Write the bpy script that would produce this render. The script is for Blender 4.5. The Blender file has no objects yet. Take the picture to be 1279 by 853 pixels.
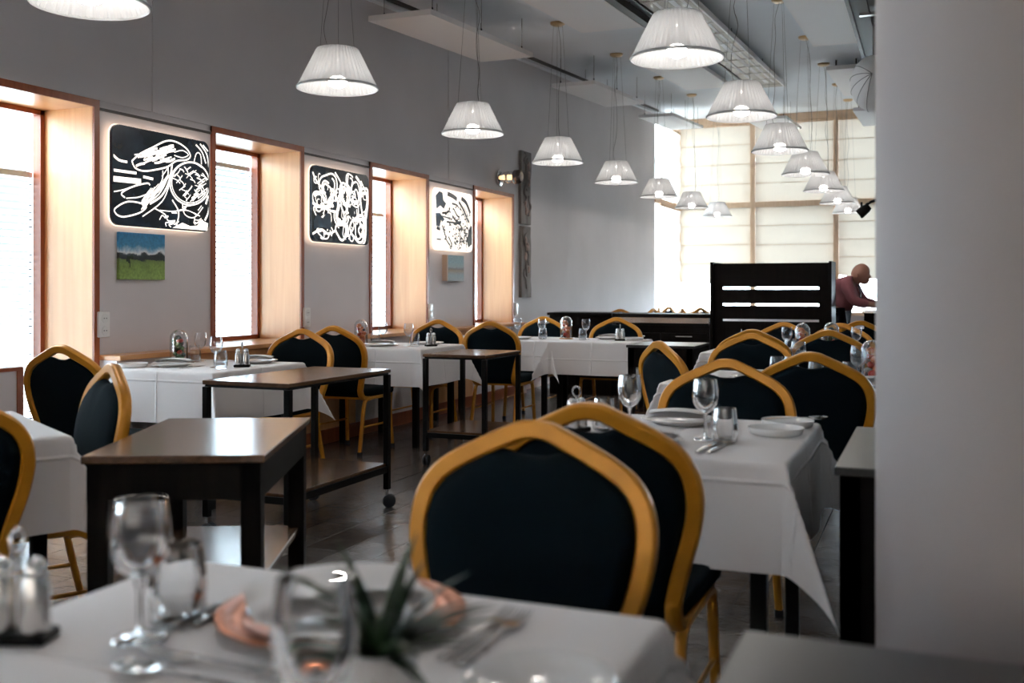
import bpy, bmesh, math, random
from mathutils import Vector, Matrix
random.seed(7)
PI = math.pi
S = bpy.context.scene
C = S.collection

# ------------------------------------------------------------------ camera
cam = bpy.data.cameras.new('camera')
cam_o = bpy.data.objects.new('camera', cam); C.objects.link(cam_o)
cam_o.location = (0, 0, 1.2)
cam_o.rotation_euler = (PI/2, 0, math.radians(22.46))
cam.sensor_width = 36; cam.lens = 1270/1279*36
cam.shift_y = -65.5/1279
cam.clip_start = 0.05; cam.clip_end = 200
cam.dof.use_dof = True; cam.dof.focus_distance = 6.2; cam.dof.aperture_fstop = 3.0
cam.dof.aperture_blades = 0
S.camera = cam_o

# ------------------------------------------------------------------ sky, exposure
W = bpy.data.worlds.new('overcast'); S.world = W
W.use_nodes = True
bg = W.node_tree.nodes['Background']
bg.inputs[0].default_value = (0.79, 0.90, 1.0, 1); bg.inputs[1].default_value = 9.0
S.view_settings.view_transform = 'Standard'; S.view_settings.look = 'None'
S.view_settings.gamma = 1.0; S.view_settings.use_curve_mapping = False
S.view_settings.exposure = 1.8
S.cycles.max_bounces = 9; S.cycles.diffuse_bounces = 5; S.cycles.glossy_bounces = 4
S.cycles.transmission_bounces = 8; S.cycles.transparent_max_bounces = 16
S.cycles.sample_clamp_indirect = 6.0
S.cycles.caustics_reflective = False; S.cycles.caustics_refractive = False

WIN_Y = [(-2.82, -1.76), (-0.72, 0.34), (1.38, 2.43), (3.47, 4.53), (5.59, 6.62), (7.68, 8.73), (9.83, 10.89)]  # first three are out of view, added to light the foreground

# ------------------------------------------------------------------ materials
MATS = {}
def nmat(name):
    m = bpy.data.materials.new(name); m.use_nodes = True
    MATS[name] = m
    nt = m.node_tree
    return m, nt, nt.nodes['Principled BSDF']
def pmat(name, col, rough=0.5, metal=0.0, spec=0.5, bump=None, var=None, coat=0.0, sheen=0.0, stretch=(1, 1, 1)):
    """principled; var=(scale, amount) mottles the colour, bump=(scale, strength)"""
    m, nt, p = nmat(name)
    p.inputs['Base Color'].default_value = (*col, 1)
    p.inputs['Roughness'].default_value = rough
    p.inputs['Metallic'].default_value = metal
    p.inputs['Specular IOR Level'].default_value = spec
    p.inputs['Coat Weight'].default_value = coat
    p.inputs['Sheen Weight'].default_value = sheen
    if var or bump:
        tc = nt.nodes.new('ShaderNodeTexCoord')
        mp = nt.nodes.new('ShaderNodeMapping'); mp.inputs['Scale'].default_value = stretch
        nt.links.new(tc.outputs['Object'], mp.inputs[0])
    if var:
        n = nt.nodes.new('ShaderNodeTexNoise'); n.inputs['Scale'].default_value = var[0]; n.inputs['Detail'].default_value = 5
        nt.links.new(mp.outputs[0], n.inputs['Vector'])
        r = nt.nodes.new('ShaderNodeValToRGB')
        a = var[1]
        r.color_ramp.elements[0].position = .3; r.color_ramp.elements[1].position = .7
        r.color_ramp.elements[0].color = (*[c*(1-a) for c in col], 1)
        r.color_ramp.elements[1].color = (*[min(1, c*(1+a)) for c in col], 1)
        nt.links.new(n.outputs[0], r.inputs[0]); nt.links.new(r.outputs[0], p.inputs['Base Color'])
    if bump:
        n2 = nt.nodes.new('ShaderNodeTexNoise'); n2.inputs['Scale'].default_value = bump[0]; n2.inputs['Detail'].default_value = 4
        nt.links.new(mp.outputs[0], n2.inputs['Vector'])
        b = nt.nodes.new('ShaderNodeBump'); b.inputs['Strength'].default_value = bump[1]; b.inputs['Distance'].default_value = .01
        nt.links.new(n2.outputs[0], b.inputs['Height']); nt.links.new(b.outputs[0], p.inputs['Normal'])
    return m
def emat(name, col, strength):
    m, nt, p = nmat(name)
    p.inputs['Base Color'].default_value = (*col, 1)
    p.inputs['Emission Color'].default_value = (*col, 1); p.inputs['Emission Strength'].default_value = strength
    return m
def thin_glass(name, tint=(.97, .98, .99), ior=1.45, rough=.02, boost=1.0):
    m = bpy.data.materials.new(name); m.use_nodes = True; MATS[name] = m
    nt = m.node_tree; nt.nodes.clear()
    out = nt.nodes.new('ShaderNodeOutputMaterial'); mix = nt.nodes.new('ShaderNodeMixShader')
    t = nt.nodes.new('ShaderNodeBsdfTransparent'); t.inputs[0].default_value = (*tint, 1)
    g = nt.nodes.new('ShaderNodeBsdfGlossy'); g.inputs['Roughness'].default_value = rough
    lw = nt.nodes.new('ShaderNodeLayerWeight'); lw.inputs[0].default_value = .5
    pw = nt.nodes.new('ShaderNodeMath'); pw.operation = 'POWER'; pw.inputs[1].default_value = 2.6
    nt.links.new(lw.outputs['Facing'], pw.inputs[0])
    mu = nt.nodes.new('ShaderNodeMath'); mu.operation = 'MULTIPLY_ADD'; mu.inputs[1].default_value = .8*boost; mu.inputs[2].default_value = .035*boost; mu.use_clamp = True
    nt.links.new(pw.outputs[0], mu.inputs[0])
    nt.links.new(mu.outputs[0], mix.inputs[0]); nt.links.new(t.outputs[0], mix.inputs[1]); nt.links.new(g.outputs[0], mix.inputs[2])
    nt.links.new(mix.outputs[0], out.inputs[0])
    return m
def fabric_translucent(name, col, trans=.5, transparent=0.0, bump=None):
    m = bpy.data.materials.new(name); m.use_nodes = True; MATS[name] = m
    nt = m.node_tree; nt.nodes.clear()
    out = nt.nodes.new('ShaderNodeOutputMaterial'); mix = nt.nodes.new('ShaderNodeMixShader')
    d = nt.nodes.new('ShaderNodeBsdfDiffuse'); d.inputs[0].default_value = (*col, 1)
    t = nt.nodes.new('ShaderNodeBsdfTranslucent'); t.inputs[0].default_value = (*col, 1)
    mix.inputs[0].default_value = trans
    nt.links.new(d.outputs[0], mix.inputs[1]); nt.links.new(t.outputs[0], mix.inputs[2])
    last = mix
    if bump:
        tc = nt.nodes.new('ShaderNodeTexCoord'); mp = nt.nodes.new('ShaderNodeMapping'); mp.inputs['Scale'].default_value = bump[2]
        nt.links.new(tc.outputs['Object'], mp.inputs[0])
        n = nt.nodes.new('ShaderNodeTexNoise'); n.inputs['Scale'].default_value = bump[0]; n.inputs['Detail'].default_value = 3
        nt.links.new(mp.outputs[0], n.inputs['Vector'])
        b = nt.nodes.new('ShaderNodeBump'); b.inputs['Strength'].default_value = bump[1]; b.inputs['Distance'].default_value = .01
        nt.links.new(n.outputs[0], b.inputs['Height'])
        nt.links.new(b.outputs[0], d.inputs['Normal']); nt.links.new(b.outputs[0], t.inputs['Normal'])
    if transparent:
        m2 = nt.nodes.new('ShaderNodeMixShader'); m2.inputs[0].default_value = transparent
        tr = nt.nodes.new('ShaderNodeBsdfTransparent')
        nt.links.new(last.outputs[0], m2.inputs[1]); nt.links.new(tr.outputs[0], m2.inputs[2]); last = m2
    nt.links.new(last.outputs[0], out.inputs[0])
    return m
def wood(name, c1, c2, rough=.4, axis='z', scale=6, spec=.5):
    m, nt, p = nmat(name)
    tc = nt.nodes.new('ShaderNodeTexCoord'); mp = nt.nodes.new('ShaderNodeMapping')
    sc = {'x': (.15, 3, 3), 'y': (3, .15, 3), 'z': (3, 3, .15)}[axis]
    mp.inputs['Scale'].default_value = sc
    n = nt.nodes.new('ShaderNodeTexNoise'); n.inputs['Scale'].default_value = scale; n.inputs['Detail'].default_value = 7; n.inputs['Distortion'].default_value = .6
    r = nt.nodes.new('ShaderNodeValToRGB')
    r.color_ramp.elements[0].position = .3; r.color_ramp.elements[1].position = .7
    r.color_ramp.elements[0].color = (*c1, 1); r.color_ramp.elements[1].color = (*c2, 1)
    nt.links.new(tc.outputs['Object'], mp.inputs[0]); nt.links.new(mp.outputs[0], n.inputs['Vector'])
    nt.links.new(n.outputs[0], r.inputs[0]); nt.links.new(r.outputs[0], p.inputs['Base Color'])
    p.inputs['Roughness'].default_value = rough; p.inputs['Specular IOR Level'].default_value = spec
    return m

M_wall = pmat('wall_paint', (.60, .56, .565), .75, var=(1.2, .05), bump=(60, .05))
M_wall2 = pmat('wall_panel_paint', (.66, .605, .61), .7, var=(2, .04), bump=(80, .04))
M_farwall = pmat('wall_plaster', (.40, .41, .42), .7, var=(1.5, .09), bump=(30, .08))
M_ceil = pmat('ceiling_paint', (.76, .78, .81), .85, var=(1, .03))
M_white = pmat('white_board', (.83, .80, .79), .6)
M_birch = wood('birch_veneer', (.62, .30, .12), (.70, .37, .165), .33, 'z', 8)
M_birch_y = wood('birch_sill', (.58, .27, .11), (.66, .34, .15), .3, 'y', 8)
M_trim = wood('red_brown_trim', (.24, .055, .015), (.34, .085, .025), .35, 'z', 8)
M_post = wood('blind_post_wood', (.60, .40, .26), (.68, .47, .32), .5, 'z', 8)
M_gold = pmat('gold_frame', (.60, .245, .014), .36, metal=0.25, spec=.6, var=(14, .12))
M_navy = pmat('dark_upholstery', (.0020, .0062, .0092), .9, spec=.10, bump=(500, .25))
M_black = pmat('black_paint', (.004, .0037, .0037), .4, spec=.15)
M_rubber = pmat('black_rubber', (.015, .015, .017), .55)
M_caster = pmat('caster_grey', (.03, .035, .042), .5)
M_dtop = wood('dark_table_top', (.075, .036, .017), (.12, .058, .028), .19, 'y', 10, .7)  # base reddened to stand in for the orange birch reflection on the top
M_dark = wood('dark_wenge', (.003, .0022, .002), (.008, .005, .004), .45, 'z', 10, .08)
M_gtop = pmat('grey_laminate', (.028, .026, .026), .30, var=(30, .1))
M_steel = pmat('brushed_steel', (.62, .60, .58), .25, metal=1.0)
M_chrome = pmat('chrome', (.75, .74, .73), .12, metal=1.0)
M_copper = pmat('copper_plate', (.55, .20, .10), .28, metal=.85, var=(12, .15))
M_china = pmat('white_china', (.80, .79, .78), .18)
M_napkin = pmat('napkin_linen', (.80, .77, .76), .85, bump=(300, .12))
M_glass = thin_glass('table_glass', boost=1.6)
M_bell = thin_glass('bell_glass', boost=2.6)
M_rglass, _nt, _p = nmat('clear_crystal')
_p.inputs['Base Color'].default_value = (1, 1, 1, 1); _p.inputs['Roughness'].default_value = 0.0
_p.inputs['Transmission Weight'].default_value = 1.0; _p.inputs['IOR'].default_value = 1.45
M_pane = thin_glass('window_pane', (.93, .97, .98), 1.4)
M_slat = pmat('blind_slat', (.16, .22, .25), .5)
M_blind = fabric_translucent('blind_fabric', (.58, .49, .40), .085, bump=(9, .5, (3, 3, .25)))
M_blind_lit = fabric_translucent('side_blind_fabric', (.80, .76, .70), .40, bump=(9, .5, (3, 3, .25)))  # same blind cloth, paler and more translucent: overexposed light put into the material
M_added_voile = fabric_translucent('voile_blind', (.80, .69, .61), .44, .04)
M_batten = pmat('blind_batten', (.55, .40, .28), .7)
M_plastic = pmat('white_plastic', (.78, .76, .75), .35)
M_hole = pmat('socket_dark', (.10, .10, .10), .5)
M_col = pmat('column_plaster', (.34, .298, .288), .5, var=(1.5, .04), bump=(40, .03))
M_wire = pmat('lamp_wire', (.20, .185, .17), .5)
M_brass = pmat('lamp_canopy', (.62, .42, .22), .35, metal=.4)
M_tray = pmat('perforated_tray', (.42, .36, .30), .5, metal=.3, var=(120, .45))
M_beam = pmat('steel_beam', (.055, .047, .042), .5)
M_green = pmat('leaf_green', (.014, .032, .010), .45, var=(20, .5))
M_red = pmat('preserve_red', (.55, .05, .02), .4)
M_orange = pmat('preserve_orange', (.70, .16, .03), .4)
M_moss = pmat('preserve_green', (.07, .16, .05), .5, var=(30, .4))
M_soil = pmat('soil', (.05, .03, .02), .9)
M_pot = pmat('grey_pot', (.55, .53, .52), .5)
M_pebble = pmat('pale_pebble', (.55, .52, .47), .6)
M_skin = pmat('skin', (.50, .235, .16), .5)
M_shirt = pmat('pink_shirt', (.42, .15, .165), .85, bump=(25, .5))
M_trousers = pmat('dark_trousers', (.012, .013, .017), .8)
M_tie = pmat('dark_tie', (.03, .02, .03), .7)
M_plank = pmat('weathered_plank', (.20, .18, .17), .8, var=(9, .35), bump=(14, .9), stretch=(1, 1, .3))
M_carve = pmat('carved_relief', (.34, .24, .21), .75, var=(25, .35), bump=(40, .6))
M_bulb = emat('lit_bulb', (1.0, .93, .86), 27)
M_led = emat('warm_led', (1.0, .60, .25), .9)
M_artlit = emat('backlit_line', (1.0, .93, .85), .50)
M_artrim = emat('backlit_rim', (1.0, .86, .70), .38)
M_artdark = pmat('art_navy', (.010, .020, .035), .25, var=(5, .8))
M_artblue = pmat('art_blue', (.008, .045, .10), .3, var=(8, .6))
M_ground = pmat('street_ground', (.45, .45, .44), .8)
M_facade = pmat('facade_concrete', (.62, .64, .66), .8, var=(.7, .25))
M_bark = pmat('tree_bark', (.16, .12, .09), .9)
M_leafout = pmat('tree_leaf', (.16, .25, .14), .6)

# shade glass: ribbed, partly see-through
def shade_mat():
    m = bpy.data.materials.new('prismatic_shade'); m.use_nodes = True; MATS['shade'] = m
    nt = m.node_tree; nt.nodes.clear()
    out = nt.nodes.new('ShaderNodeOutputMaterial')
    d = nt.nodes.new('ShaderNodeBsdfDiffuse'); d.inputs[0].default_value = (.60, .61, .62, 1)
    t = nt.nodes.new('ShaderNodeBsdfTranslucent'); t.inputs[0].default_value = (.46, .465, .47, 1)
    g = nt.nodes.new('ShaderNodeBsdfGlossy'); g.inputs['Roughness'].default_value = .25
    tr = nt.nodes.new('ShaderNodeBsdfTransparent'); tr.inputs[0].default_value = (.9, .9, .9, 1)
    m1 = nt.nodes.new('ShaderNodeMixShader'); m1.inputs[0].default_value = .5
    m2 = nt.nodes.new('ShaderNodeMixShader'); m2.inputs[0].default_value = .12
    m3 = nt.nodes.new('ShaderNodeMixShader'); m3.inputs[0].default_value = .22
    nt.links.new(d.outputs[0], m1.inputs[1]); nt.links.new(t.outputs[0], m1.inputs[2])
    nt.links.new(m1.outputs[0], m2.inputs[1]); nt.links.new(g.outputs[0], m2.inputs[2])
    nt.links.new(m2.outputs[0], m3.inputs[1]); nt.links.new(tr.outputs[0], m3.inputs[2])
    nt.links.new(m3.outputs[0], out.inputs[0])
    return m
M_shade = shade_mat()

def cloth_mat():
    m, nt, p = nmat('white_tablecloth')
    p.inputs['Base Color'].default_value = (.82, .775, .765, 1); p.inputs['Roughness'].default_value = .85
    p.inputs['Specular IOR Level'].default_value = .25; p.inputs['Sheen Weight'].default_value = .1
    uv = nt.nodes.new('ShaderNodeUVMap'); sep = nt.nodes.new('ShaderNodeSeparateXYZ')
    nt.links.new(uv.outputs[0], sep.inputs[0])
    outs = []
    for ax, off in (('X', 0.02), ('Y', 0.0), ('X', .47), ('Y', .49), ('X', -.46), ('Y', -.48)):
        a = nt.nodes.new('ShaderNodeMath'); a.operation = 'SUBTRACT'; a.inputs[1].default_value = off
        nt.links.new(sep.outputs[ax], a.inputs[0])
        b = nt.nodes.new('ShaderNodeMath'); b.operation = 'ABSOLUTE'; nt.links.new(a.outputs[0], b.inputs[0])
        r = nt.nodes.new('ShaderNodeMapRange'); r.inputs[1].default_value = 0; r.inputs[2].default_value = .009
        r.inputs[3].default_value = 1; r.inputs[4].default_value = 0; r.interpolation_type = 'SMOOTHSTEP'
        nt.links.new(b.outputs[0], r.inputs[0]); outs.append(r)
    acc = outs[0].outputs[0]
    for o in outs[1:]:
        x = nt.nodes.new('ShaderNodeMath'); x.operation = 'MAXIMUM'
        nt.links.new(acc, x.inputs[0]); nt.links.new(o.outputs[0], x.inputs[1]); acc = x.outputs[0]
    n = nt.nodes.new('ShaderNodeTexNoise'); n.inputs['Scale'].default_value = 6; n.inputs['Detail'].default_value = 6
    nt.links.new(uv.outputs[0], n.inputs['Vector'])
    mm = nt.nodes.new('ShaderNodeMath'); mm.operation = 'MULTIPLY'; mm.inputs[1].default_value = .5
    nt.links.new(n.outputs[0], mm.inputs[0])
    ad = nt.nodes.new('ShaderNodeMath'); ad.operation = 'ADD'; nt.links.new(acc, ad.inputs[0]); nt.links.new(mm.outputs[0], ad.inputs[1])
    b = nt.nodes.new('ShaderNodeBump'); b.inputs['Strength'].default_value = .45; b.inputs['Distance'].default_value = .012
    nt.links.new(ad.outputs[0], b.inputs['Height']); nt.links.new(b.outputs[0], p.inputs['Normal'])
    return m
M_cloth = cloth_mat()

def tile_mat():
    m, nt, p = nmat('floor_tile_stone')
    oi = nt.nodes.new('ShaderNodeObjectInfo'); tc = nt.nodes.new('ShaderNodeTexCoord'); geo = nt.nodes.new('ShaderNodeNewGeometry')
    n = nt.nodes.new('ShaderNodeTexNoise'); n.inputs['Scale'].default_value = 7; n.inputs['Detail'].default_value = 6
    nt.links.new(geo.outputs['Position'], n.inputs['Vector'])
    r = nt.nodes.new('ShaderNodeValToRGB')
    r.color_ramp.elements[0].position = .25; r.color_ramp.elements[1].position = .75
    r.color_ramp.elements[0].color = (.072, .061, .056, 1); r.color_ramp.elements[1].color = (.14, .12, .11, 1)
    mul = nt.nodes.new('ShaderNodeMapRange'); mul.inputs[3].default_value = .8; mul.inputs[4].default_value = 1.2
    nt.links.new(oi.outputs['Random'], mul.inputs[0])
    mx = nt.nodes.new('ShaderNodeVectorMath'); mx.operation = 'SCALE'
    nt.links.new(n.outputs[0], r.inputs[0]); nt.links.new(r.outputs[0], mx.inputs[0]); nt.links.new(mul.outputs[0], mx.inputs['Scale'])
    nt.links.new(mx.outputs[0], p.inputs['Base Color'])
    p.inputs['Roughness'].default_value = .27; p.inputs['Specular IOR Level'].default_value = .6
    n2 = nt.nodes.new('ShaderNodeTexNoise'); n2.inputs['Scale'].default_value = 45; n2.inputs['Detail'].default_value = 5
    nt.links.new(geo.outputs['Position'], n2.inputs['Vector'])
    b = nt.nodes.new('ShaderNodeBump'); b.inputs['Strength'].default_value = .22; b.inputs['Distance'].default_value = .01
    nt.links.new(n2.outputs[0], b.inputs['Height']); nt.links.new(b.outputs[0], p.inputs['Normal'])
    return m
M_tile = tile_mat()
M_grout = pmat('grout', (.030, .027, .025), .8)

# ------------------------------------------------------------------ helpers
class MB:
    def __init__(s): s.v = []; s.f = []; s.uv = {}
    def add(s, vs, fs):
        o = len(s.v); s.v += [tuple(v) for v in vs]; s.f += [tuple(i+o for i in f) for f in fs]; return s
    def box(s, x0, x1, y0, y1, z0, z1):
        vs = [(x0,y0,z0),(x1,y0,z0),(x1,y1,z0),(x0,y1,z0),(x0,y0,z1),(x1,y0,z1),(x1,y1,z1),(x0,y1,z1)]
        return s.add(vs, [(3,2,1,0),(4,5,6,7),(0,1,5,4),(1,2,6,5),(2,3,7,6),(3,0,4,7)])
    def bbox(s, x0, x1, y0, y1, z0, z1, b=.004):
        """box with chamfered edges"""
        bm = bmesh.new(); bmesh.ops.create_cube(bm, size=1)
        for v in bm.verts: v.co = Vector(((x0+x1)/2+v.co.x*(x1-x0), (y0+y1)/2+v.co.y*(y1-y0), (z0+z1)/2+v.co.z*(z1-z0)))
        bmesh.ops.bevel(bm, geom=bm.edges[:], offset=b, segments=1, affect='EDGES', profile=.5)
        bm.verts.index_update()
        s.add([v.co for v in bm.verts], [[v.index for v in f.verts] for f in bm.faces]); bm.free(); return s
    def lathe(s, prof, n=24, cx=0, cy=0, cz=0, rib=0):
        """prof = [(r, z)...]; ends at r=0 are closed to a point"""
        rings = []; vs = []; fs = []
        for (r, z) in prof:
            if r < 1e-6: rings.append([len(vs)]); vs.append((cx, cy, cz+z))
            else:
                rings.append(list(range(len(vs), len(vs)+n)))
                for k in range(n):
                    rr = r*(1+(rib if k % 2 else -rib)); a = 2*PI*k/n
                    vs.append((cx+rr*math.cos(a), cy+rr*math.sin(a), cz+z))
        for A, B in zip(rings, rings[1:]):
            for k in range(n):
                if len(A) == 1 and len(B) == 1: continue
                if len(A) == 1: fs.append((A[0], B[(k+1) % n], B[k]))
                elif len(B) == 1: fs.append((A[k], A[(k+1) % n], B[0]))
                else: fs.append((A[k], A[(k+1) % n], B[(k+1) % n], B[k]))
        return s.add(vs, fs)
    def sweep(s, path, sec, up=None, closed=False, cap=True, scale=None):
        """sec = 2-D section (a along side, b along up)"""
        P = [Vector(p) for p in path]; n = len(P); m = len(sec); vs = []; fs = []
        prev = None
        for i in range(n):
            a = P[(i-1) % n] if (closed or i > 0) else P[i]
            b = P[(i+1) % n] if (closed or i < n-1) else P[i]
            t = (b-a).normalized()
            if up is not None: u = Vector(up)
            elif prev is None: u = Vector((0, 0, 1)) if abs(t.z) < .9 else Vector((0, 1, 0))
            else: u = prev
            side = t.cross(u)
            if side.length < 1e-6: side = t.cross(Vector((1, 0, 0)))
            side.normalize(); nn = side.cross(t).normalized(); prev = nn
            k = scale[i] if scale else 1
            for (x, y) in sec: vs.append(P[i]+side*(x*k)+nn*(y*k))
        for i in range(n if closed else n-1):
            j = (i+1) % n
            for k in range(m):
                fs.append((i*m+k, i*m+(k+1) % m, j*m+(k+1) % m, j*m+k))
        if cap and not closed:
            fs.append(tuple(range(m-1, -1, -1))); fs.append(tuple((n-1)*m+k for k in range(m)))
        return s.add(vs, fs)
    def tube(s, path, r, n=8, **kw):
        return s.sweep(path, [(r*math.cos(2*PI*k/n), r*math.sin(2*PI*k/n)) for k in range(n)], **kw)
    def ball(s, c, r, n=10, m=6, sq=(1, 1, 1)):
        vs = [(c[0], c[1], c[2]-r*sq[2])]; fs = []
        for i in range(1, m):
            a = PI*i/m
            for k in range(n):
                b = 2*PI*k/n
                vs.append((c[0]+r*sq[0]*math.sin(a)*math.cos(b), c[1]+r*sq[1]*math.sin(a)*math.sin(b), c[2]-r*sq[2]*math.cos(a)))
        vs.append((c[0], c[1], c[2]+r*sq[2]))
        for k in range(n): fs.append((0, 1+(k+1) % n, 1+k))
        for i in range(m-2):
            for k in range(n):
                a = 1+i*n; fs.append((a+k, a+(k+1) % n, a+n+(k+1) % n, a+n+k))
        a = 1+(m-2)*n
        for k in range(n): fs.append((a+k, a+(k+1) % n, len(vs)-1))
        return s.add(vs, fs)
    def xf(s, M):
        s.v = [tuple(M @ Vector(v)) for v in s.v]; return s
    def mesh(s, name, mat, smooth=None):
        me = bpy.data.meshes.new(name); me.from_pydata(s.v, [], s.f); me.validate(); me.update()
        if mat: me.materials.append(mat)
        if smooth is not None:
            me.polygons.foreach_set('use_smooth', [True]*len(me.polygons))
            me.set_sharp_from_angle(angle=math.radians(smooth))
        return me
    def build(s, name, mat, parent=None, smooth=None, **tags):
        return link(name, s.mesh(name, mat, smooth), parent, **tags)
def link(name, me, parent=None, label=None, cat=None, group=None, kind=None, loc=None, rz=None):
    o = bpy.data.objects.new(name, me); C.objects.link(o)
    if parent: o.parent = parent
    if label: o['label'] = label
    if cat: o['category'] = cat
    if group: o['group'] = group
    if kind: o['kind'] = kind
    if loc: o.location = loc
    if rz is not None: o.rotation_euler = (0, 0, rz)
    return o
def thing(name, label=None, cat=None, loc=(0, 0, 0), rz=0, group=None, kind=None):
    return link(name, None, None, label, cat, group, kind, loc, rz)
def copy_tree(o, parent=None):
    c = o.copy(); C.objects.link(c)
    if parent: c.parent = parent
    for ch in [x for x in o.children]: copy_tree(ch, c)
    return c
class Proto:
    """first use moves the original, later uses copy it with its parts"""
    def __init__(s, make): s.make = make; s.o = None; s.used = False
    def put(s, loc, rz, label, group=None):
        if s.o is None: s.o = s.make(); s.parts = list(s.o.children); o = s.o
        else:
            o = s.o.copy(); C.objects.link(o); o.scale = (1, 1, 1)
            for ch in s.parts: copy_tree(ch, o)
        o.location = loc; o.rotation_euler = (0, 0, rz); o['label'] = label
        if group: o['group'] = group
        return o
def rrect(a, b, r=.3):
    """rounded rectangle section, half sizes a, b"""
    q = min(a, b)*r
    return [(a-q, -b), (a, -b+q), (a, b-q), (a-q, b), (-a+q, b), (-a, b-q), (-a, -b+q), (-a+q, -b)]
def smoothpath(pts, k=3):
    """Catmull-Rom"""
    P = [Vector(p) for p in pts]; out = []
    for i in range(len(P)-1):
        p0 = P[max(i-1, 0)]; p1 = P[i]; p2 = P[i+1]; p3 = P[min(i+2, len(P)-1)]
        for j in range(k):
            t = j/k
            out.append(.5*((2*p1)+(-p0+p2)*t+(2*p0-5*p1+4*p2-p3)*t*t+(-p0+3*p1-3*p2+p3)*t**3))
    out.append(P[-1]); return out
def ceil_z(y): return 3.62+.059*(y-5.5)

# ================================================================== SETTING
XW, YF, XR, YB = -4.5, 19.3, 4.2, -3.6
# floor: grout slab + tiles
fl = MB().box(XW-.6, XR+.2, YB-.2, YF+.3, -.12, -.004).build('floor', M_grout, kind='structure')
TX, TY, G = .2, .4, .0035
tile_me = MB().bbox(-TX/2+G/2, TX/2-G/2, -TY/2+G/2, TY/2-G/2, -.012, 0, .0015).mesh('floor_tile', M_tile)
field = MB(); cells = []
nx0, nx1 = int((XW-.3)/TX), int(XR/TX); ny0, ny1 = int(YB/TY), int(YF/TY)
for i in range(nx0, nx1+1):
    for j in range(ny0, ny1+1):
        x = i*TX; y = j*TY+(TY/2 if i % 2 else 0)
        near = (-3.05 < x < -1.15 and 2.9 < y < 8.4 and (x+3.05) > -(y-2.9)*.1)
        cells.append((x, y, near))
cnt = 0
for x, y, near in sorted(cells, key=lambda c: (not c[2], c[1])):
    if near and cnt < 290:
        cnt += 1
        o = link('floor_tile', tile_me, fl, loc=(x, y, random.uniform(-.0006, .0006)))
    else:
        e = G/2; field.add([(x-TX/2+e, y-TY/2+e, 0), (x+TX/2-e, y-TY/2+e, 0), (x+TX/2-e, y+TY/2-e, 0), (x-TX/2+e, y+TY/2-e, 0)], [(0, 1, 2, 3)])
field.build('floor_tile_field', M_tile, fl, kind='stuff')

# ceiling (rises towards the far windows)
def slope_box(mb, x0, x1, y0, y1, d0, d1):
    """box following the ceiling slope, d0..d1 below the ceiling"""
    vs = []
    for dz in (d1, d0):
        vs += [(x0, y0, ceil_z(y0)-dz), (x1, y0, ceil_z(y0)-dz), (x1, y1, ceil_z(y1)-dz), (x0, y1, ceil_z(y1)-dz)]
    return mb.add(vs, [(3,2,1,0),(4,5,6,7),(0,1,5,4),(1,2,6,5),(2,3,7,6),(3,0,4,7)])
ce = slope_box(MB(), XW-.5, XR+.2, YB-.2, YF+.3, -.2, 0).build('ceiling', M_ceil, kind='structure')
slope_box(MB(), XW, XW+.07, YB, YF, 0, .06).build('cornice', M_ceil, ce)
slope_box(MB(), XW+.09, XW+.11, YB, 17.3, .0, .035).build('track_rail', M_beam, ce)
def raft(x0, x1, y0, y1, lab, d0=.05, d1=.10):
    o = slope_box(MB(), x0, x1, y0, y1, d0, d1).build('ceiling_raft', M_white, label=lab, cat='ceiling panel', group='flat white boards under the ceiling')
    for (x, y) in ((x0+.1, y0+.2), (x1-.1, y0+.2), (x0+.1, y1-.2), (x1-.1, y1-.2)):
        slope_box(MB(), x-.01, x+.01, y-.01, y+.01, 0, d0+.01).build('spacer', M_beam, o)
raft(-3.25, -2.62, 6.2, 9.7, 'white ceiling board left of the perforated tray, near end')
raft(-3.25, -2.62, 11.5, 14.4, 'white ceiling board left of the perforated tray, far end')
raft(-1.22, -.72, 7.4, 11.7, 'white ceiling board beside the steel beam, nearest the camera')
raft(-1.22, -.78, 13.2, 16.0, 'white ceiling board over the far end of the right lamp row', .10, .15)

# left wall: piers, head, window niches, plinth
wl = thing('wall_left', kind='structure')
top = 4.9
edges = sorted([(a, b) for a, b in WIN_Y])
ZW0, ZW1 = .815, 2.27
prev = YB-.2
for k, (a, b) in enumerate(edges+[(17.39, 17.39)]):
    MB().box(XW-.45, XW, prev, a, -.05, ZW1 if prev < 10.5 else ZW1+.036).build('pier', M_wall2 if prev < 10.5 else M_wall, wl)
    prev = b
MB().box(XW-.45, XW-.012, YB-.2, 17.39, ZW1, top).build('wall_head', M_wall, wl)
for k, (a, b) in enumerate(edges):
    if k != 3: MB().box(XW-.45, XW, a, b, -.05, ZW0-.02).build('apron', M_wall2, wl)
for k, (y0, y1) in enumerate([(-3.7, .80), (.80, 5.01), (5.03, 9.21), (9.23, 17.39)]):
    MB().box(XW-.02, XW, y0+.006, y1-.006, ZW1+.035, top).build('wall_panel', M_wall, wl)
# brass strip over each pier panel
for (y0, y1) in ((2.43, 3.47), (4.56, 5.56), (6.65, 7.65), (8.76, 9.80)):
    MB().box(XW, XW+.008, y0, y1, ZW1-.026, ZW1-.01).build('picture_rail', M_beam, wl)
for y in (5.02, 9.22):
    MB().box(XW, XW+.006, y-.016, y+.016, ZW1+.035, top).build('joint_strip', M_wall, wl)

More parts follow.
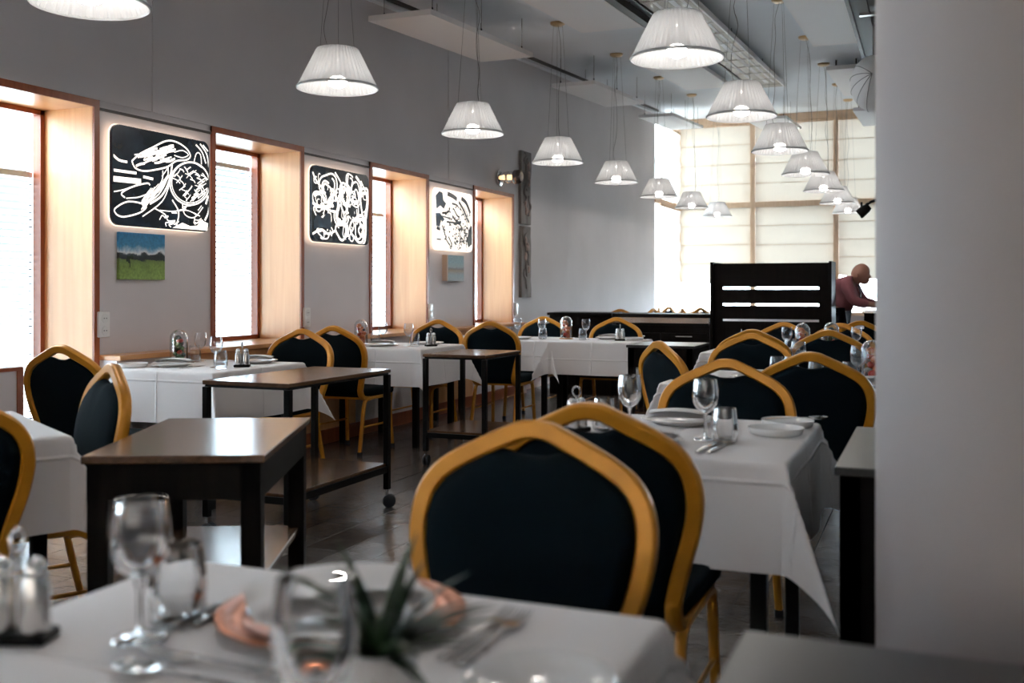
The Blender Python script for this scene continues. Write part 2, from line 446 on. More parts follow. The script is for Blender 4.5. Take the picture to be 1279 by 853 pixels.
def window(k, a, b):
    w = thing('window_%d' % (k+1), kind='structure')
    xi = XW-.40; t = .03
    z0 = ZW0 if k != 3 else .0
    # lining boards
    MB().box(xi, XW+.004, b-.012, b, z0, ZW1).build('reveal_board', M_birch, w)
    MB().box(xi, XW+.004, a, a+.012, z0, ZW1).build('reveal_board', M_birch, w)
    MB().box(xi, XW+.004, a, b, ZW1-.012, ZW1).build('head_board', M_birch_y, w)
    if z0 > 0: MB().box(xi, XW+.0, a, b, z0-.02, z0).build('sill_board', M_birch_y, w)
    # red-brown casing on the room side
    cz = .05
    MB().box(XW, XW+.014, b-.012, b+.03, z0, ZW1+.03).build('casing', M_trim, w)
    MB().box(XW, XW+.014, a-.03, a+.012, z0, ZW1+.03).build('casing', M_trim, w)
    MB().box(XW, XW+.0142, a-.03, b+.03, ZW1-.012, ZW1+.03).build('casing', M_trim, w)
    # frame + pane
    for (y0, y1, q0, q1) in ((a+.012, a+.012+t, z0, ZW1-.012), (b-.012-t, b-.012, z0, ZW1-.012)):
        MB().box(xi-.03, xi+.03, y0, y1, q0, q1).build('sash_stile', M_trim, w)
    MB().box(xi-.03, xi+.03, a+.012, b-.012, ZW1-.012-t, ZW1-.012).build('sash_rail', M_trim, w)
    MB().box(xi-.03, xi+.03, a+.012, b-.012, z0, z0+t).build('sash_rail', M_trim, w)
    MB().box(xi-.03, xi-.022, a+.03, b-.03, z0+t, ZW1-.04).build('pane', M_pane, w)
    # blind behind the frame: bottom part of the window
    zt = {3: 1.86, 4: 2.12, 5: 1.90, 6: 1.95}.get(k, 1.9)
    MB().box(xi-.075, xi-.045, a+.03, b-.03, zt, zt+.035).build('blind_headrail', M_plastic, w)
    return w, zt, z0
slat_me = None
for k, (a, b) in enumerate(edges):
    w, zt, z0 = window(k, a, b)
    hw = (b-a)/2-.035
    if slat_me is None:
        m = MB(); wd = .024; ang = math.radians(14)
        pr = []
        for q in (-1, -.35, .35, 1):
            bow = .004*(1-q*q); pr.append((q*wd*math.cos(ang)-bow*math.sin(ang), q*wd*math.sin(ang)+bow*math.cos(ang)))
        vs = [(x, s_*hw, z) for s_ in (-1, 1) for (x, z) in pr]
        m.add(vs, [(i, i+1, i+5, i+4) for i in range(3)])
        slat_me = m.mesh('slat', M_slat, 60)
        tick_me = MB().box(-.01, .01, -.006, .006, -.004, .004).mesh('slat_clip', M_black)
    n = int((zt-max(z0+.03, .4))/.042)
    for q in range(n):
        z = zt-.02-q*.042
        link('slat', slat_me, w, loc=(XW-.46, (a+b)/2, z))
        if k in (3, 4, 5): link('slat_clip', tick_me, w, loc=(XW-.435, b-.055, z-.02))

# plinth under the sills with shelf and baseboard
pl = thing('trim_1', kind='structure')
for (y0, y1, m) in ((4.56, 5.1, M_wall2), (5.1, 7.2, M_birch), (7.2, 8.45, M_wall2), (8.45, 9.5, M_birch), (9.5, 10.95, M_wall2)):
    MB().box(XW, -4.36, y0+.002, y1-.002, .0, ZW0-.03).build('plinth_panel', m, pl)
MB().bbox(XW, -4.33, 4.56, 10.95, ZW0-.03, ZW0, .004).build('shelf', M_birch_y, pl)
bb = MB().box(-4.36, -4.345, 4.56, 10.95, 0, .11).build('baseboard_left', M_trim, kind='structure')
MB().box(XW, XW+.015, 10.95, 17.39, 0, .11).build('skirting', M_trim, bb)
lowp = MB().box(XW-.12, XW, .4, 4.03, 0, .765).build('wall_low', M_wall2, kind='structure')
MB().box(XW-.121, XW+.006, 3.99, 4.03, 0, .765).build('edge_trim', M_trim, lowp)
MB().box(XW-.121, XW+.006, .4, 4.03, .765, .785).build('edge_cap', M_trim, lowp)

# other walls
MB().box(XR, XR+.2, YB-.2, YF+.2, -.05, 4.9).build('wall_right', M_farwall, kind='structure')
wb = thing('wall_back', kind='structure')
MB().box(XW-.4, -3.4, YB-.2, YB, -.05, 4.9).build('wall_section', M_farwall, wb)
MB().box(3.4, XR+.2, YB-.2, YB, -.05, 4.9).build('wall_section', M_farwall, wb)
MB().box(-3.4, 3.4, YB-.2, YB, -.05, .8).build('parapet', M_farwall, wb)
MB().box(-3.4, 3.4, YB-.2, YB, 2.5, 4.9).build('wall_head', M_farwall, wb)
gb = thing('window_10', kind='structure')  # unseen window and blinds added in the back wall to light the foreground
for k in range(5):
    x = -3.4+1.7*k
    MB().box(x-.04, x+.04, YB-.12, YB-.02, .8, 2.5).build('post', M_post, gb)
    if k < 4: MB().box(x+.04, x+1.66, YB-.08, YB-.072, .84, 2.46).build('pane', M_pane, gb)
for z in (.8, 2.46): MB().box(-3.4, 3.4, YB-.12, YB-.02, z, z+.04).build('rail', M_post, gb)
for k in range(4):
    MB().box(-3.34+1.7*k, -1.76+1.7*k, YB-.015, YB-.012, .82, 2.5).build('drawn_blind', M_added_voile, gb)
wf = thing('wall_far', kind='structure')
MB().box(XW-.2, XR, YF, YF+.2, -.05, .72).build('parapet', M_wall2, wf)
MB().box(XW-.2, XW, 17.39, YF+.2, -.05, .72).build('parapet', M_wall2, wf)
MB().box(2.85, XR, YF, YF+.2, .72, 4.9).build('wall_section', M_farwall, wf)
# far glazing
gw = thing('window_8', kind='structure')
PX = [-4.5, -3.09, -1.607, -.12, 1.37, 2.85]
for i, x in enumerate(PX):
    MB().box(x-.045, x+.045, YF-.11, YF+.09, .72, ceil_z(YF)).build('post', M_post, gw)
for z0, z1 in ((.72, .78), (2.72, 2.82), (ceil_z(YF)-.13, ceil_z(YF)-.0)):
    MB().box(XW, 2.85, YF-.105, YF+.07, z0, z1).build('rail', M_post, gw)
for x0, x1 in zip(PX, PX[1:]):
    MB().box(x0+.04, x1-.04, YF+.05, YF+.058, .78, 2.72).build('pane', M_pane, gw)
    MB().box(x0+.04, x1-.04, YF+.05, YF+.058, 2.82, ceil_z(YF)-.13).build('pane', M_pane, gw)
gs = thing('window_9', kind='structure')
for y in (17.43, 19.26):
    MB().box(XW-.09, XW, y-.04, y+.04, .72, ceil_z(y)).build('post', M_post if y > 18 else M_white, gs)
for z0, z1 in ((.72, .78), (2.72, 2.82), (ceil_z(18)-.13, ceil_z(18)+.05)):
    MB().box(XW-.07, XW+.02, 17.43, 19.26, z0, z1).build('rail', M_post, gs)
MB().box(XW-.058, XW-.05, 17.47, 19.22, .78, 2.72).build('pane', M_pane, gs)
MB().box(XW-.058, XW-.05, 17.47, 19.22, 2.82, ceil_z(18)-.13).build('pane', M_pane, gs)

def roman_blind(w, h, sag, label, loc, rz, nb, seed, mat=None):
    rnd = random.Random(seed)
    t = thing('roman_blind', label, 'blind', loc, rz, 'cream fabric blinds on the far windows')
    nx, nz = 12, 6*nb
    vs = []; fs = []
    for j in range(nz+1):
        for i in range(nx+1):
            u = i/nx; v = j/nz
            puff = .022*abs(math.sin(PI*nb*v))
            z = -h*v
            if v > .75: z -= sag*(v-.75)/.25*(math.sin(PI*u)*.6+.5*u)
            vs.append(((u-.5)*w, -puff-.004*math.sin(u*23+seed)-.006*rnd.random()*0, z))
    for j in range(nz):
        for i in range(nx): a = j*(nx+1)+i; fs.append((a, a+1, a+nx+2, a+nx+1))
    MB().add(vs, fs).build('fabric', mat or M_blind, t, 50)
    for k in range(1, nb):
        MB().box(-w/2, w/2, -.012, -.002, -h*k/nb-.006, -h*k/nb+.006).build('batten', M_batten, t)
    MB().box(-w/2, w/2, -.03, .01, -.02, .03).build('headrail', M_post, t)
    return t
names = ['corner', 'second', 'third', 'fourth', 'fifth']
zt = ceil_z(YF)-.16
where = ['in the far left corner bay', 'in the middle far bay above the slotted partition', 'above the man in the pink shirt', 'beyond the round column', 'at the right end beyond the column']
for i, (x0, x1) in enumerate(zip(PX, PX[1:])):
    cxp = (x0+x1)/2; wd = x1-x0-.092
    roman_blind(wd, zt-2.80, 0, 'upper cream roman blind '+where[i], (cxp, YF-.06, zt), 0, 4, i)
    roman_blind(wd, [1.41, 1.44, 1.28, 1.34, 1.34][i], [.03, .05, .10, .05, .05][i], 'lower cream roman blind '+where[i], (cxp, YF-.06, 2.74), 0, 4, i+9)
roman_blind(1.55, ceil_z(18)-.2-2.86, 0, 'upper cream roman blind on the narrow side window', (XW+.05, 18.42, ceil_z(18)-.2), -PI/2, 4, 31, M_blind_lit)
roman_blind(1.55, 1.40, .10, 'lower cream roman blind on the narrow side window', (XW+.05, 18.42, 2.70), -PI/2, 4, 32, M_blind_lit)

# column
col = MB().lathe([(.25, 0), (.25, 3.36)], 64, .145, 2.15, 0).build('column', M_col, None, 40, kind='structure')

# outside
MB().box(-60, 60, -40, 90, -.6, -.3).build('ground', M_ground, kind='structure')
bd = thing('building', 'pale concrete building seen through the window blinds', 'building', (-16, 6, -.3))
MB().box(-4, 0, -16, 20, 0, 6.0).build('wall', M_facade, bd)
for k in range(8):
    f = MB().box(0, .03, -14+4.2*k, -12.6+4.2*k, 2.9, 4.4).build('window', M_beam, bd)
    MB().box(.03, .035, -13.95+4.2*k, -12.65+4.2*k, 2.95, 4.35).build('pane', M_pane, f)

# beams and tray on the ceiling
tr = thing('cable_tray', 'perforated brown metal tray running along the ceiling', 'cable tray')
slope_box(MB(), -2.36, -1.92, 5.5, 14.7, .10, .105).build('mesh_floor', M_tray, tr)
slope_box(MB(), -2.375, -2.355, 5.5, 14.7, .07, .125).build('side_rail', M_beam, tr)
slope_box(MB(), -1.925, -1.905, 5.5, 14.7, .07, .125).build('side_rail', M_white, tr)
for k in range(16):
    y = 5.7+k*.58
    slope_box(MB(), -2.36, -1.92, y, y+.05, .105, .112).build('cross_bar', M_tray, tr)
for (x, w) in ((-2.26, .035), (-2.12, .05), (-2.02, .03)):
    slope_box(MB(), x, x+w, 5.5, 14.2, .105, .109).build('strip', M_white, tr)
for y in (6.5, 8.6, 10.7, 12.8):
    for x in (-2.34, -1.94): slope_box(MB(), x-.004, x+.004, y-.004, y+.004, 0, .1).build('hanger', M_wire, tr)
b1 = thing('ceiling_bar', 'long dark metal bar between white board and perforated tray', 'metal bar')
slope_box(MB(), -2.6, -2.52, 4.0, 10.6, .04, .11).build('bar', M_beam, b1)
for y in (5, 7, 9, 10.2): slope_box(MB(), -2.565, -2.555, y, y+.02, 0, .05).build('hanger', M_wire, b1)
b2 = thing('steel_beam', 'dark steel beam with brackets above the right lamps', 'beam')
def flatbox(mb, x0, x1, y0, y1, z0, z1): return mb.box(x0, x1, y0, y1, z0, z1)
MB().box(-.66, -.63, 3, 14.2, 3.54, 3.61).build('flange', M_wire, b2)
MB().box(-.63, -.50, 3, 14.2, 3.57, 3.64).build('web', M_beam, b2)
MB().box(-.50, -.36, 3, 14.2, 3.60, 3.62).build('lower_flange', M_beam, b2)
for y in (6.8, 9.2, 11.6, 13.6):
    MB().box(-.58, -.34, y, y+.06, 3.545, 3.575).build('bracket', M_steel, b2)
    MB().box(-.56, -.54, y+.02, y+.04, 3.6, ceil_z(y)+.01).build('hanger', M_wire, b2)
au = thing('air_unit', 'curved off-white air unit hanging beside the steel beam', 'air unit', (-.49, 10.0, 3.10))
MB().ball((0, 0, 0), .25, 24, 14, (.88, 2.0, 1.0)).build('shell', M_white, au, 60)
for f_ in (.80, .95, 1.10, 1.25, 1.40):
    MB().tube([(.222*math.cos(PI*f_)*math.sin(q*PI/14), -.505*math.cos(q*PI/14), .252*math.sin(PI*f_)*math.sin(q*PI/14)) for q in range(15)], .003, 6).build('rib', M_wire, au, 60)
for y in (-.2, .2): MB().box(-.01, .01, y-.01, y+.01, .2, ceil_z(10.0+y)-3.12).build('hanger', M_wire, au)

# hanging acoustic panels by the left wall
def acoustic(x0, x1, y0, y1, d, label, tilt=0.0):
    t = thing('acoustic_panel', label, 'acoustic panel', (0, 0, 0), 0, 'white panels hung on thin rods')
    z0, z1 = ceil_z(y0)-d, ceil_z(y1)-d+tilt
    vs = [(x0,y0,z0),(x1,y0,z0),(x1,y1,z1),(x0,y1,z1)]
    vs = vs+[(x, y, z+.045) for x, y, z in vs]
    MB().add(vs, [(3,2,1,0),(4,5,6,7),(0,1,5,4),(1,2,6,5),(2,3,7,6),(3,0,4,7)]).build('board', M_white, t)
    for y in (y0+.15, y0+.15+(y1-y0-.3)*.5, y1-.15):
        for x in (x0+.06, x1-.06):
            zz = z0+(z1-z0)*(y-y0)/(y1-y0)+.04
            MB().tube([(x, y, zz), (x, y, ceil_z(y)+.01)], .003, 5).build('rod', M_wire, t)
            MB().tube([(x, y, zz), (x, y, zz+.05)], .007, 6).build('rod_clamp', M_black, t)
acoustic(-4.20, -3.64, 7.13, 9.35, .36, 'long white acoustic panel nearest the camera beside the grey wall')
acoustic(-4.20, -3.66, 11.4, 13.6, .36, 'long white acoustic panel above the carved plank, second along the wall')
acoustic(-4.18, -3.64, 15.2, 17.4, .36, 'long white acoustic panel nearest the corner blinds')
acoustic(-2.75, -2.12, 16.4, 18.4, .38, 'white acoustic panel hung before the middle far blind')
acoustic(-.92, -.40, 13.4, 15.5, .66, 'white acoustic panel hung low beside the column top')

# ================================================================== PENDANT LAMPS
def make_pendant():
    t = thing('pendant_lamp', cat='lamp', group='ribbed glass pendant lamps')
    # ribbed shade, double wall
    MB().lathe([(.128, .245), (.135, .235), (.19, .125), (.245, .012), (.252, 0), (.246, 0), (.24, .012), (.185, .125), (.131, .232), (.0, .238)], 96, rib=.012).build('shade', M_shade, t, 30)
    MB().lathe([(.250, -.006), (.256, -.002), (.256, .008), (.250, .012), (.243, .004), (.250, -.006)], 48).build('rim', M_shade, t, 40)
    MB().lathe([(0, .004), (.028, .006), (.050, .018), (.058, .038), (.050, .062), (.03, .075), (0, .076)], 20).build('bulb', M_bulb, t, 60)
    MB().lathe([(.0, .255), (.05, .255), (.06, .245), (.06, .2), (.028, .17), (.028, .07), (0, .07)], 20).build('socket', M_chrome, t, 40)
    return t
P_pend = Proto(make_pendant)
def put_pendant(x, y, label, cord=0):
    o = P_pend.put((x, y, 2.46), random.uniform(0, 6), label)
    h = ceil_z(y)-2.46
    # fresh wires for each lamp: the ceiling rises
    for k in range(3):
        a = 2*PI*k/3+.5
        MB().tube([(.12*math.cos(a), .12*math.sin(a), .24), (.05*math.cos(a), .05*math.sin(a), h-.02)], .0014, 5).build('suspension_wire', M_wire, o)
    r = random.Random(int(x*100+y*37))
    pts = [(.06, .0, .25), (.07+r.uniform(-.02, .04), .02, .36)]
    for q in range(1, 6):
        pts.append((.06+r.uniform(-.025, .03)-(.04*q/6), r.uniform(-.02, .02), .36+(h-.36)*q/6))
    pts.append((0, 0, h-.02))
    MB().tube(smoothpath(pts, 3), .0024, 5).build('power_cord', M_wire, o)
    MB().lathe([(0, h-.035), (.05, h-.035), (.075, h-.02), (.078, h-.0), (0, h+.0)], 20).build('canopy', M_brass, o, 40)
ordn = ['cut off by the top left edge', 'nearest fully seen', 'second fully seen', 'third', 'fourth', 'fifth', 'sixth', 'farthest']
for k in range(8):
    put_pendant(-3.45, 3.45+2.03*k, 'ribbed glass pendant lamp, left row along the windows, '+(ordn[k] if k in (0, 1, 7) else ['', '', 'second', 'third', 'fourth', 'fifth', 'sixth'][k]+' fully seen'))
ordr = ['largest and nearest', 'second nearest', 'third', 'fourth', 'fifth', 'sixth', 'farthest, before the far blinds']
for k in range(7):
    put_pendant(-1.29, 5.48+2.03*k, 'ribbed glass pendant lamp in the right row, '+ordr[k]+('' if k in (0, 1, 6) else ' from the camera'))
put_pendant(-1.29, 3.45, 'ribbed glass pendant lamp of the right row above the picture edge')  # unseen extra lamp, put in for warm light on the foreground
put_pendant(-1.29, 1.42, 'ribbed glass pendant lamp overhead near the camera')  # another unseen lamp added to warm the foreground tables

# ================================================================== CHAIRS
def lean(z): return -.215-.15*max(0, z-.45)-.05*max(0, z-.7)
def make_chair():
    t = thing('banquet_chair', cat='chair', group='gold framed banquet chairs')
    half = [(0, .918), (.028, .915), (.058, .903), (.11, .879), (.16, .854), (.20, .826), (.226, .790), (.238, .745), (.238, .695), (.227, .637), (.207, .57), (.19, .51), (.18, .465)]
    sm = smoothpath([(x, 0, z) for x, z in half], 3)
    right = [(p.x, lean(p.z), p.z) for p in sm]
    tail = [(.178, -.205, .435), (.178, -.18, .412), (.178, -.14, .402), (.178, -.10, .400)]
    path = [(-x, y, z) for x, y, z in reversed(right+tail)] + (right+tail)[1:]
    # frame: swept with the back plane normal
    MB().sweep(path, rrect(.0190, .0175, .3), up=(0, -1, -.15)).build('back_frame', M_gold, t, 45)
    # padded back
    inner = [(0, .866), (.025, .867), (.05, .874), (.07, .878), (.10, .866), (.152, .840), (.189, .813), (.211, .779), (.221, .74), (.219, .69), (.209, .639), (.190, .573), (.173, .51), (.164, .45), (.12, .445), (.06, .444), (0, .444)]
    ol = [(x, z) for x, z in inner]+[(-x, z) for x, z in reversed(inner[1:-1])]
    n = len(ol); cz0 = .66
    vs = []; fs = []; rings = []
    def ring(sc, off):
        rings.append(len(vs))
        for (x, z) in ol:
            xx, zz = x*sc, cz0+(z-cz0)*(1-(1-sc)*.9); vs.append((xx, lean(zz)+off, zz))
    for sc, off in ((.55, -.024), (.88, -.021), (.97, -.014), (1, -.004), (1, .010), (.965, .026), (.87, .036), (.55, .044)): ring(sc, off)
    for a, b in zip(rings, rings[1:]):
        for k in range(n): fs.append((a+k, a+(k+1) % n, b+(k+1) % n, b+k))
    for r0, off, rev in ((rings[0], -.025, True), (rings[-1], .047, False)):
        c = len(vs); vs.append((0, lean(cz0)+off, cz0))
        for k in range(n): fs.append((c, r0+(k+1) % n, r0+k) if rev else (c, r0+k, r0+(k+1) % n))
    MB().add(vs, fs).build('backrest', M_navy, t, 60)
    # seat cushion
    bm = bmesh.new(); bmesh.ops.create_cube(bm, size=1)
    for v in bm.verts:
        y = v.co.y; wd = .42 if y > 0 else .39
        v.co = Vector((v.co.x*wd, .015+y*.44, .445+v.co.z*.065))
    bmesh.ops.bevel(bm, geom=bm.edges[:], offset=.028, segments=3, affect='EDGES', profile=.6)
    bm.verts.index_update()
    MB().add([v.co for v in bm.verts], [[v.index for v in f.verts] for f in bm.faces]).build('seat', M_navy, t, 60); bm.free()
    MB().box(-.19, .19, -.185, .215, .398, .414).build('seat_frame', M_gold, t)
    for s in (-1, 1):
        x = .187*s
        rear = smoothpath([(x, .0, .402), (x, -.10, .402), (x, -.15, .390), (x, -.178, .35), (x+.004*s, -.212, .2), (x+.01*s, -.255, .02)], 3)
        front = smoothpath([(x, .0, .402), (x, .13, .402), (x, .178, .390), (x, .197, .35), (x+.004*s, .208, .2), (x+.01*s, .222, .02)], 3)
        for p in (rear, front):
            l = MB().sweep(p, rrect(.011, .0135, .4), up=(1, 0, 0)).build('leg', M_gold, t, 45)
            e = p[-1]; MB().bbox(e.x-.016, e.x+.016, e.y-.014, e.y+.014, 0, .03, .003).build('foot_cap', M_rubber, l)
        MB().tube([(x+.003*s, -.212, .2), (x+.003*s, .207, .2)], .0075, 8).build('stretcher', M_gold, t, 50)
    return t
P_chair = Proto(make_chair)
def chair(bx, by, deg, label):
    """bx, by: where the top of the back is; deg: facing, 0 = +Y, counter-clockwise"""
    a = math.radians(deg); fx, fy = -math.sin(a), math.cos(a)
    P_chair.put((bx+fx*.292, by+fy*.292, 0), a, label)
chair(-.735, 1.90, 180, 'gold framed banquet chair tucked under the foreground table, largest in the picture')
chair(-.735, 2.25, 0, 'gold framed banquet chair right behind the largest one, back turned to it')
chair(-.715, 3.85, 180, 'gold framed banquet chair at the far side of the table behind the foreground chairs')
chair(-.47, 4.40, 0, 'gold framed banquet chair back to camera, rightmost beside the round column')
chair(-1.28, 5.05, -48, 'gold framed banquet chair turned askew left of the right row tables')
chair(-.995, 6.15, 180, 'gold framed banquet chair in front of the slotted partition, nearer of two nested backs')
chair(-1.09, 6.75, 0, 'gold framed banquet chair in front of the slotted partition, farther of two nested backs')
chair(-.62, 6.85, 0, 'gold framed banquet chair with a bell jar showing right above its back')
chair(-1.09, 8.30, 180, 'gold framed banquet chair just below the slots of the dark partition')
chair(-.655, 8.25, 180, 'gold framed banquet chair below the pink shirted man, left of the last one')
chair(-.555, 8.95, 0, 'gold framed banquet chair farthest along the right row by the column')
chair(-3.80, 3.62, 0, 'gold framed banquet chair with its back to us before the first wooden window niche')
chair(-3.86, 5.70, 180, 'gold framed banquet chair at the first window table, far side')
chair(-3.99, 6.28, 0, 'gold framed banquet chair at the second window table, near side with seat in view')
chair(-3.93, 7.84, 180, 'gold framed banquet chair at the second window table, far side under the small seascape')
chair(-3.37, 7.68, 0, 'gold framed banquet chair behind the farther trolley, facing the long white table')
chair(-3.45, 9.15, 180, 'gold framed banquet chair behind the long white table, nearer the wall')
chair(-2.71, 9.10, 180, 'gold framed banquet chair behind the long white table, nearer the drawers')
chair(-2.68, 2.78, 150, 'gold framed banquet chair seen edge-on at the tilted table on the left')
chair(-2.40, 1.86, 60, 'gold framed banquet chair cut by the left picture edge')
for x, y, dg, w_ in [(-3.82, 13.0, 180, 'broad dark one at the left'), (-3.49, 13.45, 78, 'first of the close row'), (-3.60, 14.2, -80, 'second of the close row'),
                     (-3.66, 15.0, 75, 'third of the close row'), (-3.12, 13.6, -70, 'second from the partition'), (-3.03, 14.3, 62, 'nearest the partition')]:
    chair(x, y, dg, 'distant banquet chair tip above the drawer counter, '+w_)

# ================================================================== TABLES AND CLOTHS
def cloth_mesh(hx, hy, o, seed):
    rnd = random.Random(seed); ph = [rnd.uniform(0, 6) for _ in range(8)]
    r0 = .012
    def prof(t):
        if t < r0*PI/2: a = t/r0; return r0*math.sin(a), r0*(1-math.cos(a))
        return r0+.06*(t-r0*PI/2), r0+(t-r0*PI/2)
    def coords(h):
        c = [-h-o*(1-k/11) for k in range(11)]+[-h-r0*1.2, -h-r0*.6, -h]
        c = sorted(set(c)); inner = [-h+2*h*k/10 for k in range(1, 10)]
        return c+inner+[-x for x in reversed(c)]
    X, Y = coords(hx), coords(hy)
    vs = []; uv = []
    for y in Y:
        for x in X:
            du, dv = max(0, abs(x)-hx), max(0, abs(y)-hy); sx, sy = (1 if x > 0 else -1), (1 if y > 0 else -1)
            uv.append((x, y))
            if du == 0 and dv == 0:
                vs.append((x, y, .0006*math.sin(9*x+ph[0])*math.cos(8*y+ph[1])))
            elif dv == 0:
                a, d = prof(du); w = .014*d/o*math.sin(11*y+ph[2+(sx > 0)])*(1-.6*abs(y)/hy)
                vs.append((sx*(hx+a+w), y, -d))
            elif du == 0:
                a, d = prof(dv); w = .014*d/o*math.sin(11*x+ph[4+(sy > 0)])*(1-.6*abs(x)/hx)
                vs.append((x, sy*(hy+a+w), -d))
            else:
                r = math.hypot(du, dv); th = math.atan2(dv, du); t = th/(PI/2)
                a, d = prof(r)
                bul = .44*d*math.sin(PI*t)**1.5
                inn = -.10*d*math.sin(2*PI*t)**2*.6
                vs.append((sx*(hx+a*math.cos(th)+(bul*.72+inn)), sy*(hy+a*math.sin(th)+(bul*.70+inn)), -d*(1-.05*math.sin(PI*t))))
    nx = len(X); fs = []
    for j in range(len(Y)-1):
        for i in range(nx-1): a = j*nx+i; fs.append((a, a+1, a+nx+1, a+nx))
    me = MB().add(vs, fs).mesh('tablecloth', M_cloth, 180)
    ul = me.uv_layers.new(name='UVMap')
    for lp in me.loops: ul.data[lp.index].uv = uv[lp.vertex_index]
    return me
ZT = .752
def table(cx, cy, hx, hy, rz, o, tname, clabel, seed):
    t = thing('dining_table', 'black legged dining table '+tname, 'table', (cx, cy, 0), rz, 'dining tables under white cloths')
    MB().bbox(-hx+.006, hx-.006, -hy+.006, hy-.006, ZT-.03, ZT-.003, .003).build('table_top', M_dark, t)
    for sx in (-1, 1):
        for sy in (-1, 1):
            MB().bbox(sx*(hx-.07)-.022, sx*(hx-.07)+.022, sy*(hy-.07)-.022, sy*(hy-.07)+.022, 0, ZT-.03, .003).build('leg', M_black, t)
    link('tablecloth', cloth_mesh(hx, hy, o, seed), None, 'white cloth '+clabel, 'tablecloth', 'white tablecloths', None, (cx, cy, ZT), rz)
table(-.745, .93, .40, .42, 0, .29, 'set with the copper plate in the foreground', 'spread on the foreground table with the copper plate', 1)
table(-.757, 3.11, .40, .42, 0, .29, 'right behind the two big foreground chairs', 'hanging in folds behind the two large foreground chairs', 2)
table(-.50, 5.20, .70, .42, 0, .28, 'in front of the two nested chair backs', 'on the table in front of the two nested chair backs', 3)
table(-.75, 7.58, .76, .41, 0, .28, 'farthest back in the right row', 'on the farthest table of the right row', 4)
table(-3.945, 4.83, .39, .42, 0, .29, 'below the mountain picture at the first window pier', 'on the first window table below the mountain picture', 5)
table(-3.925, 7.12, .39, .37, 0, .29, 'along the windows behind the nearer trolley', 'on the second window table with the tiny steel cruet', 6)
table(-3.66, 8.58, .60, .34, 0, .27, 'next to the wall, joined to the long white table', 'on the wall half of the long table by the drawers', 7)
table(-2.685, 8.54, .365, .32, 0, .29, 'with its cloth facing us flat before the drawers', 'on the open half of the long table, facing us flat', 8)
table(-2.985, 2.206, .40, .40, math.radians(-30), .29, 'standing tilted at the left picture edge', 'on the tilted table cut by the left picture edge', 9)

# black side tables
def side_table(cx, cy, hx, hy, rz, label, z=.75, shelf=None, apron=.10, leg=.055, topm=None):
    t = thing('side_table', label, 'side table', (cx, cy, 0), rz, 'black side tables')
    MB().bbox(-hx, hx, -hy, hy, z-.022, z, .003).build('table_top', topm or M_dtop, t)
    i = .012
    for y0, y1 in ((-hy+i, -hy+i+.02), (hy-i-.02, hy-i)): MB().box(-hx+i, hx-i, y0, y1, z-.022-apron, z-.022).build('apron', M_dark, t)
    for x0, x1 in ((-hx+i, -hx+i+.02), (hx-i-.02, hx-i)): MB().box(x0, x1, -hy+i+.02, hy-i-.02, z-.022-apron, z-.022).build('apron', M_dark, t)
    for sx in (-1, 1):
        for sy in (-1, 1):
            x = sx*(hx-i-leg/2); y = sy*(hy-i-leg/2)
            MB().bbox(x-leg/2, x+leg/2, y-leg/2, y+leg/2, 0, z-.022, .003).build('leg', M_dark, t)
    if shelf: MB().bbox(-hx+.03, hx-.03, -hy+.03, hy-.03, shelf-.02, shelf, .003).build('shelf', M_dtop, t)
side_table(-2.066, 2.553, .245, .405, math.radians(25), 'black side table with shiny brown top and low shelf left of the largest chair', .75, .38)
side_table(.13, 3.10, .36, .41, 0, 'black side table standing behind the round column', .75, None, .62, topm=M_gtop)
side_table(.17, .93, .40, .43, 0, 'dark grey topped side table in the bottom right corner', .75, topm=M_gtop)
side_table(-2.03, 8.32, .28, .30, 0, 'dark side table with pale top between long table and drawers', .745, .2, .16, topm=M_gtop)

# trolleys
def trolley(cx, cy, hx, hy, label):
    t = thing('serving_trolley', label, 'trolley', (cx, cy, 0), 0, 'black serving trolleys on casters')
    z = .76
    MB().bbox(-hx, hx, -hy, hy, z-.02, z, .003).build('table_top', M_dtop, t)
    MB().box(-hx+.01, hx-.01, -hy+.01, hy-.01, z-.032, z-.02).build('top_frame', M_black, t)
    MB().bbox(-hx+.015, hx-.015, -hy+.015, hy-.015, .225, .243, .003).build('shelf', M_dtop, t)
    for (x0, x1, y0, y1) in ((-hx, -hx+.022, -hy, hy), (hx-.022, hx, -hy, hy), (-hx, hx, -hy, -hy+.022), (-hx, hx, hy-.022, hy)):
        MB().box(x0+.004, x1-.004, y0+.004, y1-.004, .195, .228).build('shelf_rail', M_black, t)
    for sx in (-1, 1):
        for sy in (-1, 1):
            x, y = sx*(hx-.016), sy*(hy-.016)
            MB().bbox(x-.016, x+.016, y-.016, y+.016, .10, z-.03, .002).build('post', M_black, t)
            w = MB()
            a = random.uniform(0, PI)
            for q in (-1, 1):
                w.lathe([(0, -.011), (.026, -.011), (.036, -.006), (.036, .006), (.026, .011), (0, .011)], 18)
                pts = w.v[-0:]
            w = MB()
            for q in (-.013, .013):
                m = MB().lathe([(0, -.009), (.026, -.009), (.036, -.005), (.036, .005), (.026, .009), (0, .009)], 18)
                m.xf(Matrix.Translation((x, y, .037)) @ Matrix.Rotation(a, 4, 'Z') @ Matrix.Translation((.012, q, 0)) @ Matrix.Rotation(PI/2, 4, 'X'))
                w.add(m.v, m.f)
            cw = w.build('caster', M_caster, t, 40)
            MB().lathe([(0, .05), (.009, .05), (.009, .102), (0, .102)], 10, x, y).build('caster_stem', M_chrome, cw)
trolley(-3.005, 4.44, .25, .48, 'black serving trolley nearer the camera, beside the first window table')
trolley(-2.96, 6.45, .235, .31, 'black serving trolley farther back, beside the second window table')

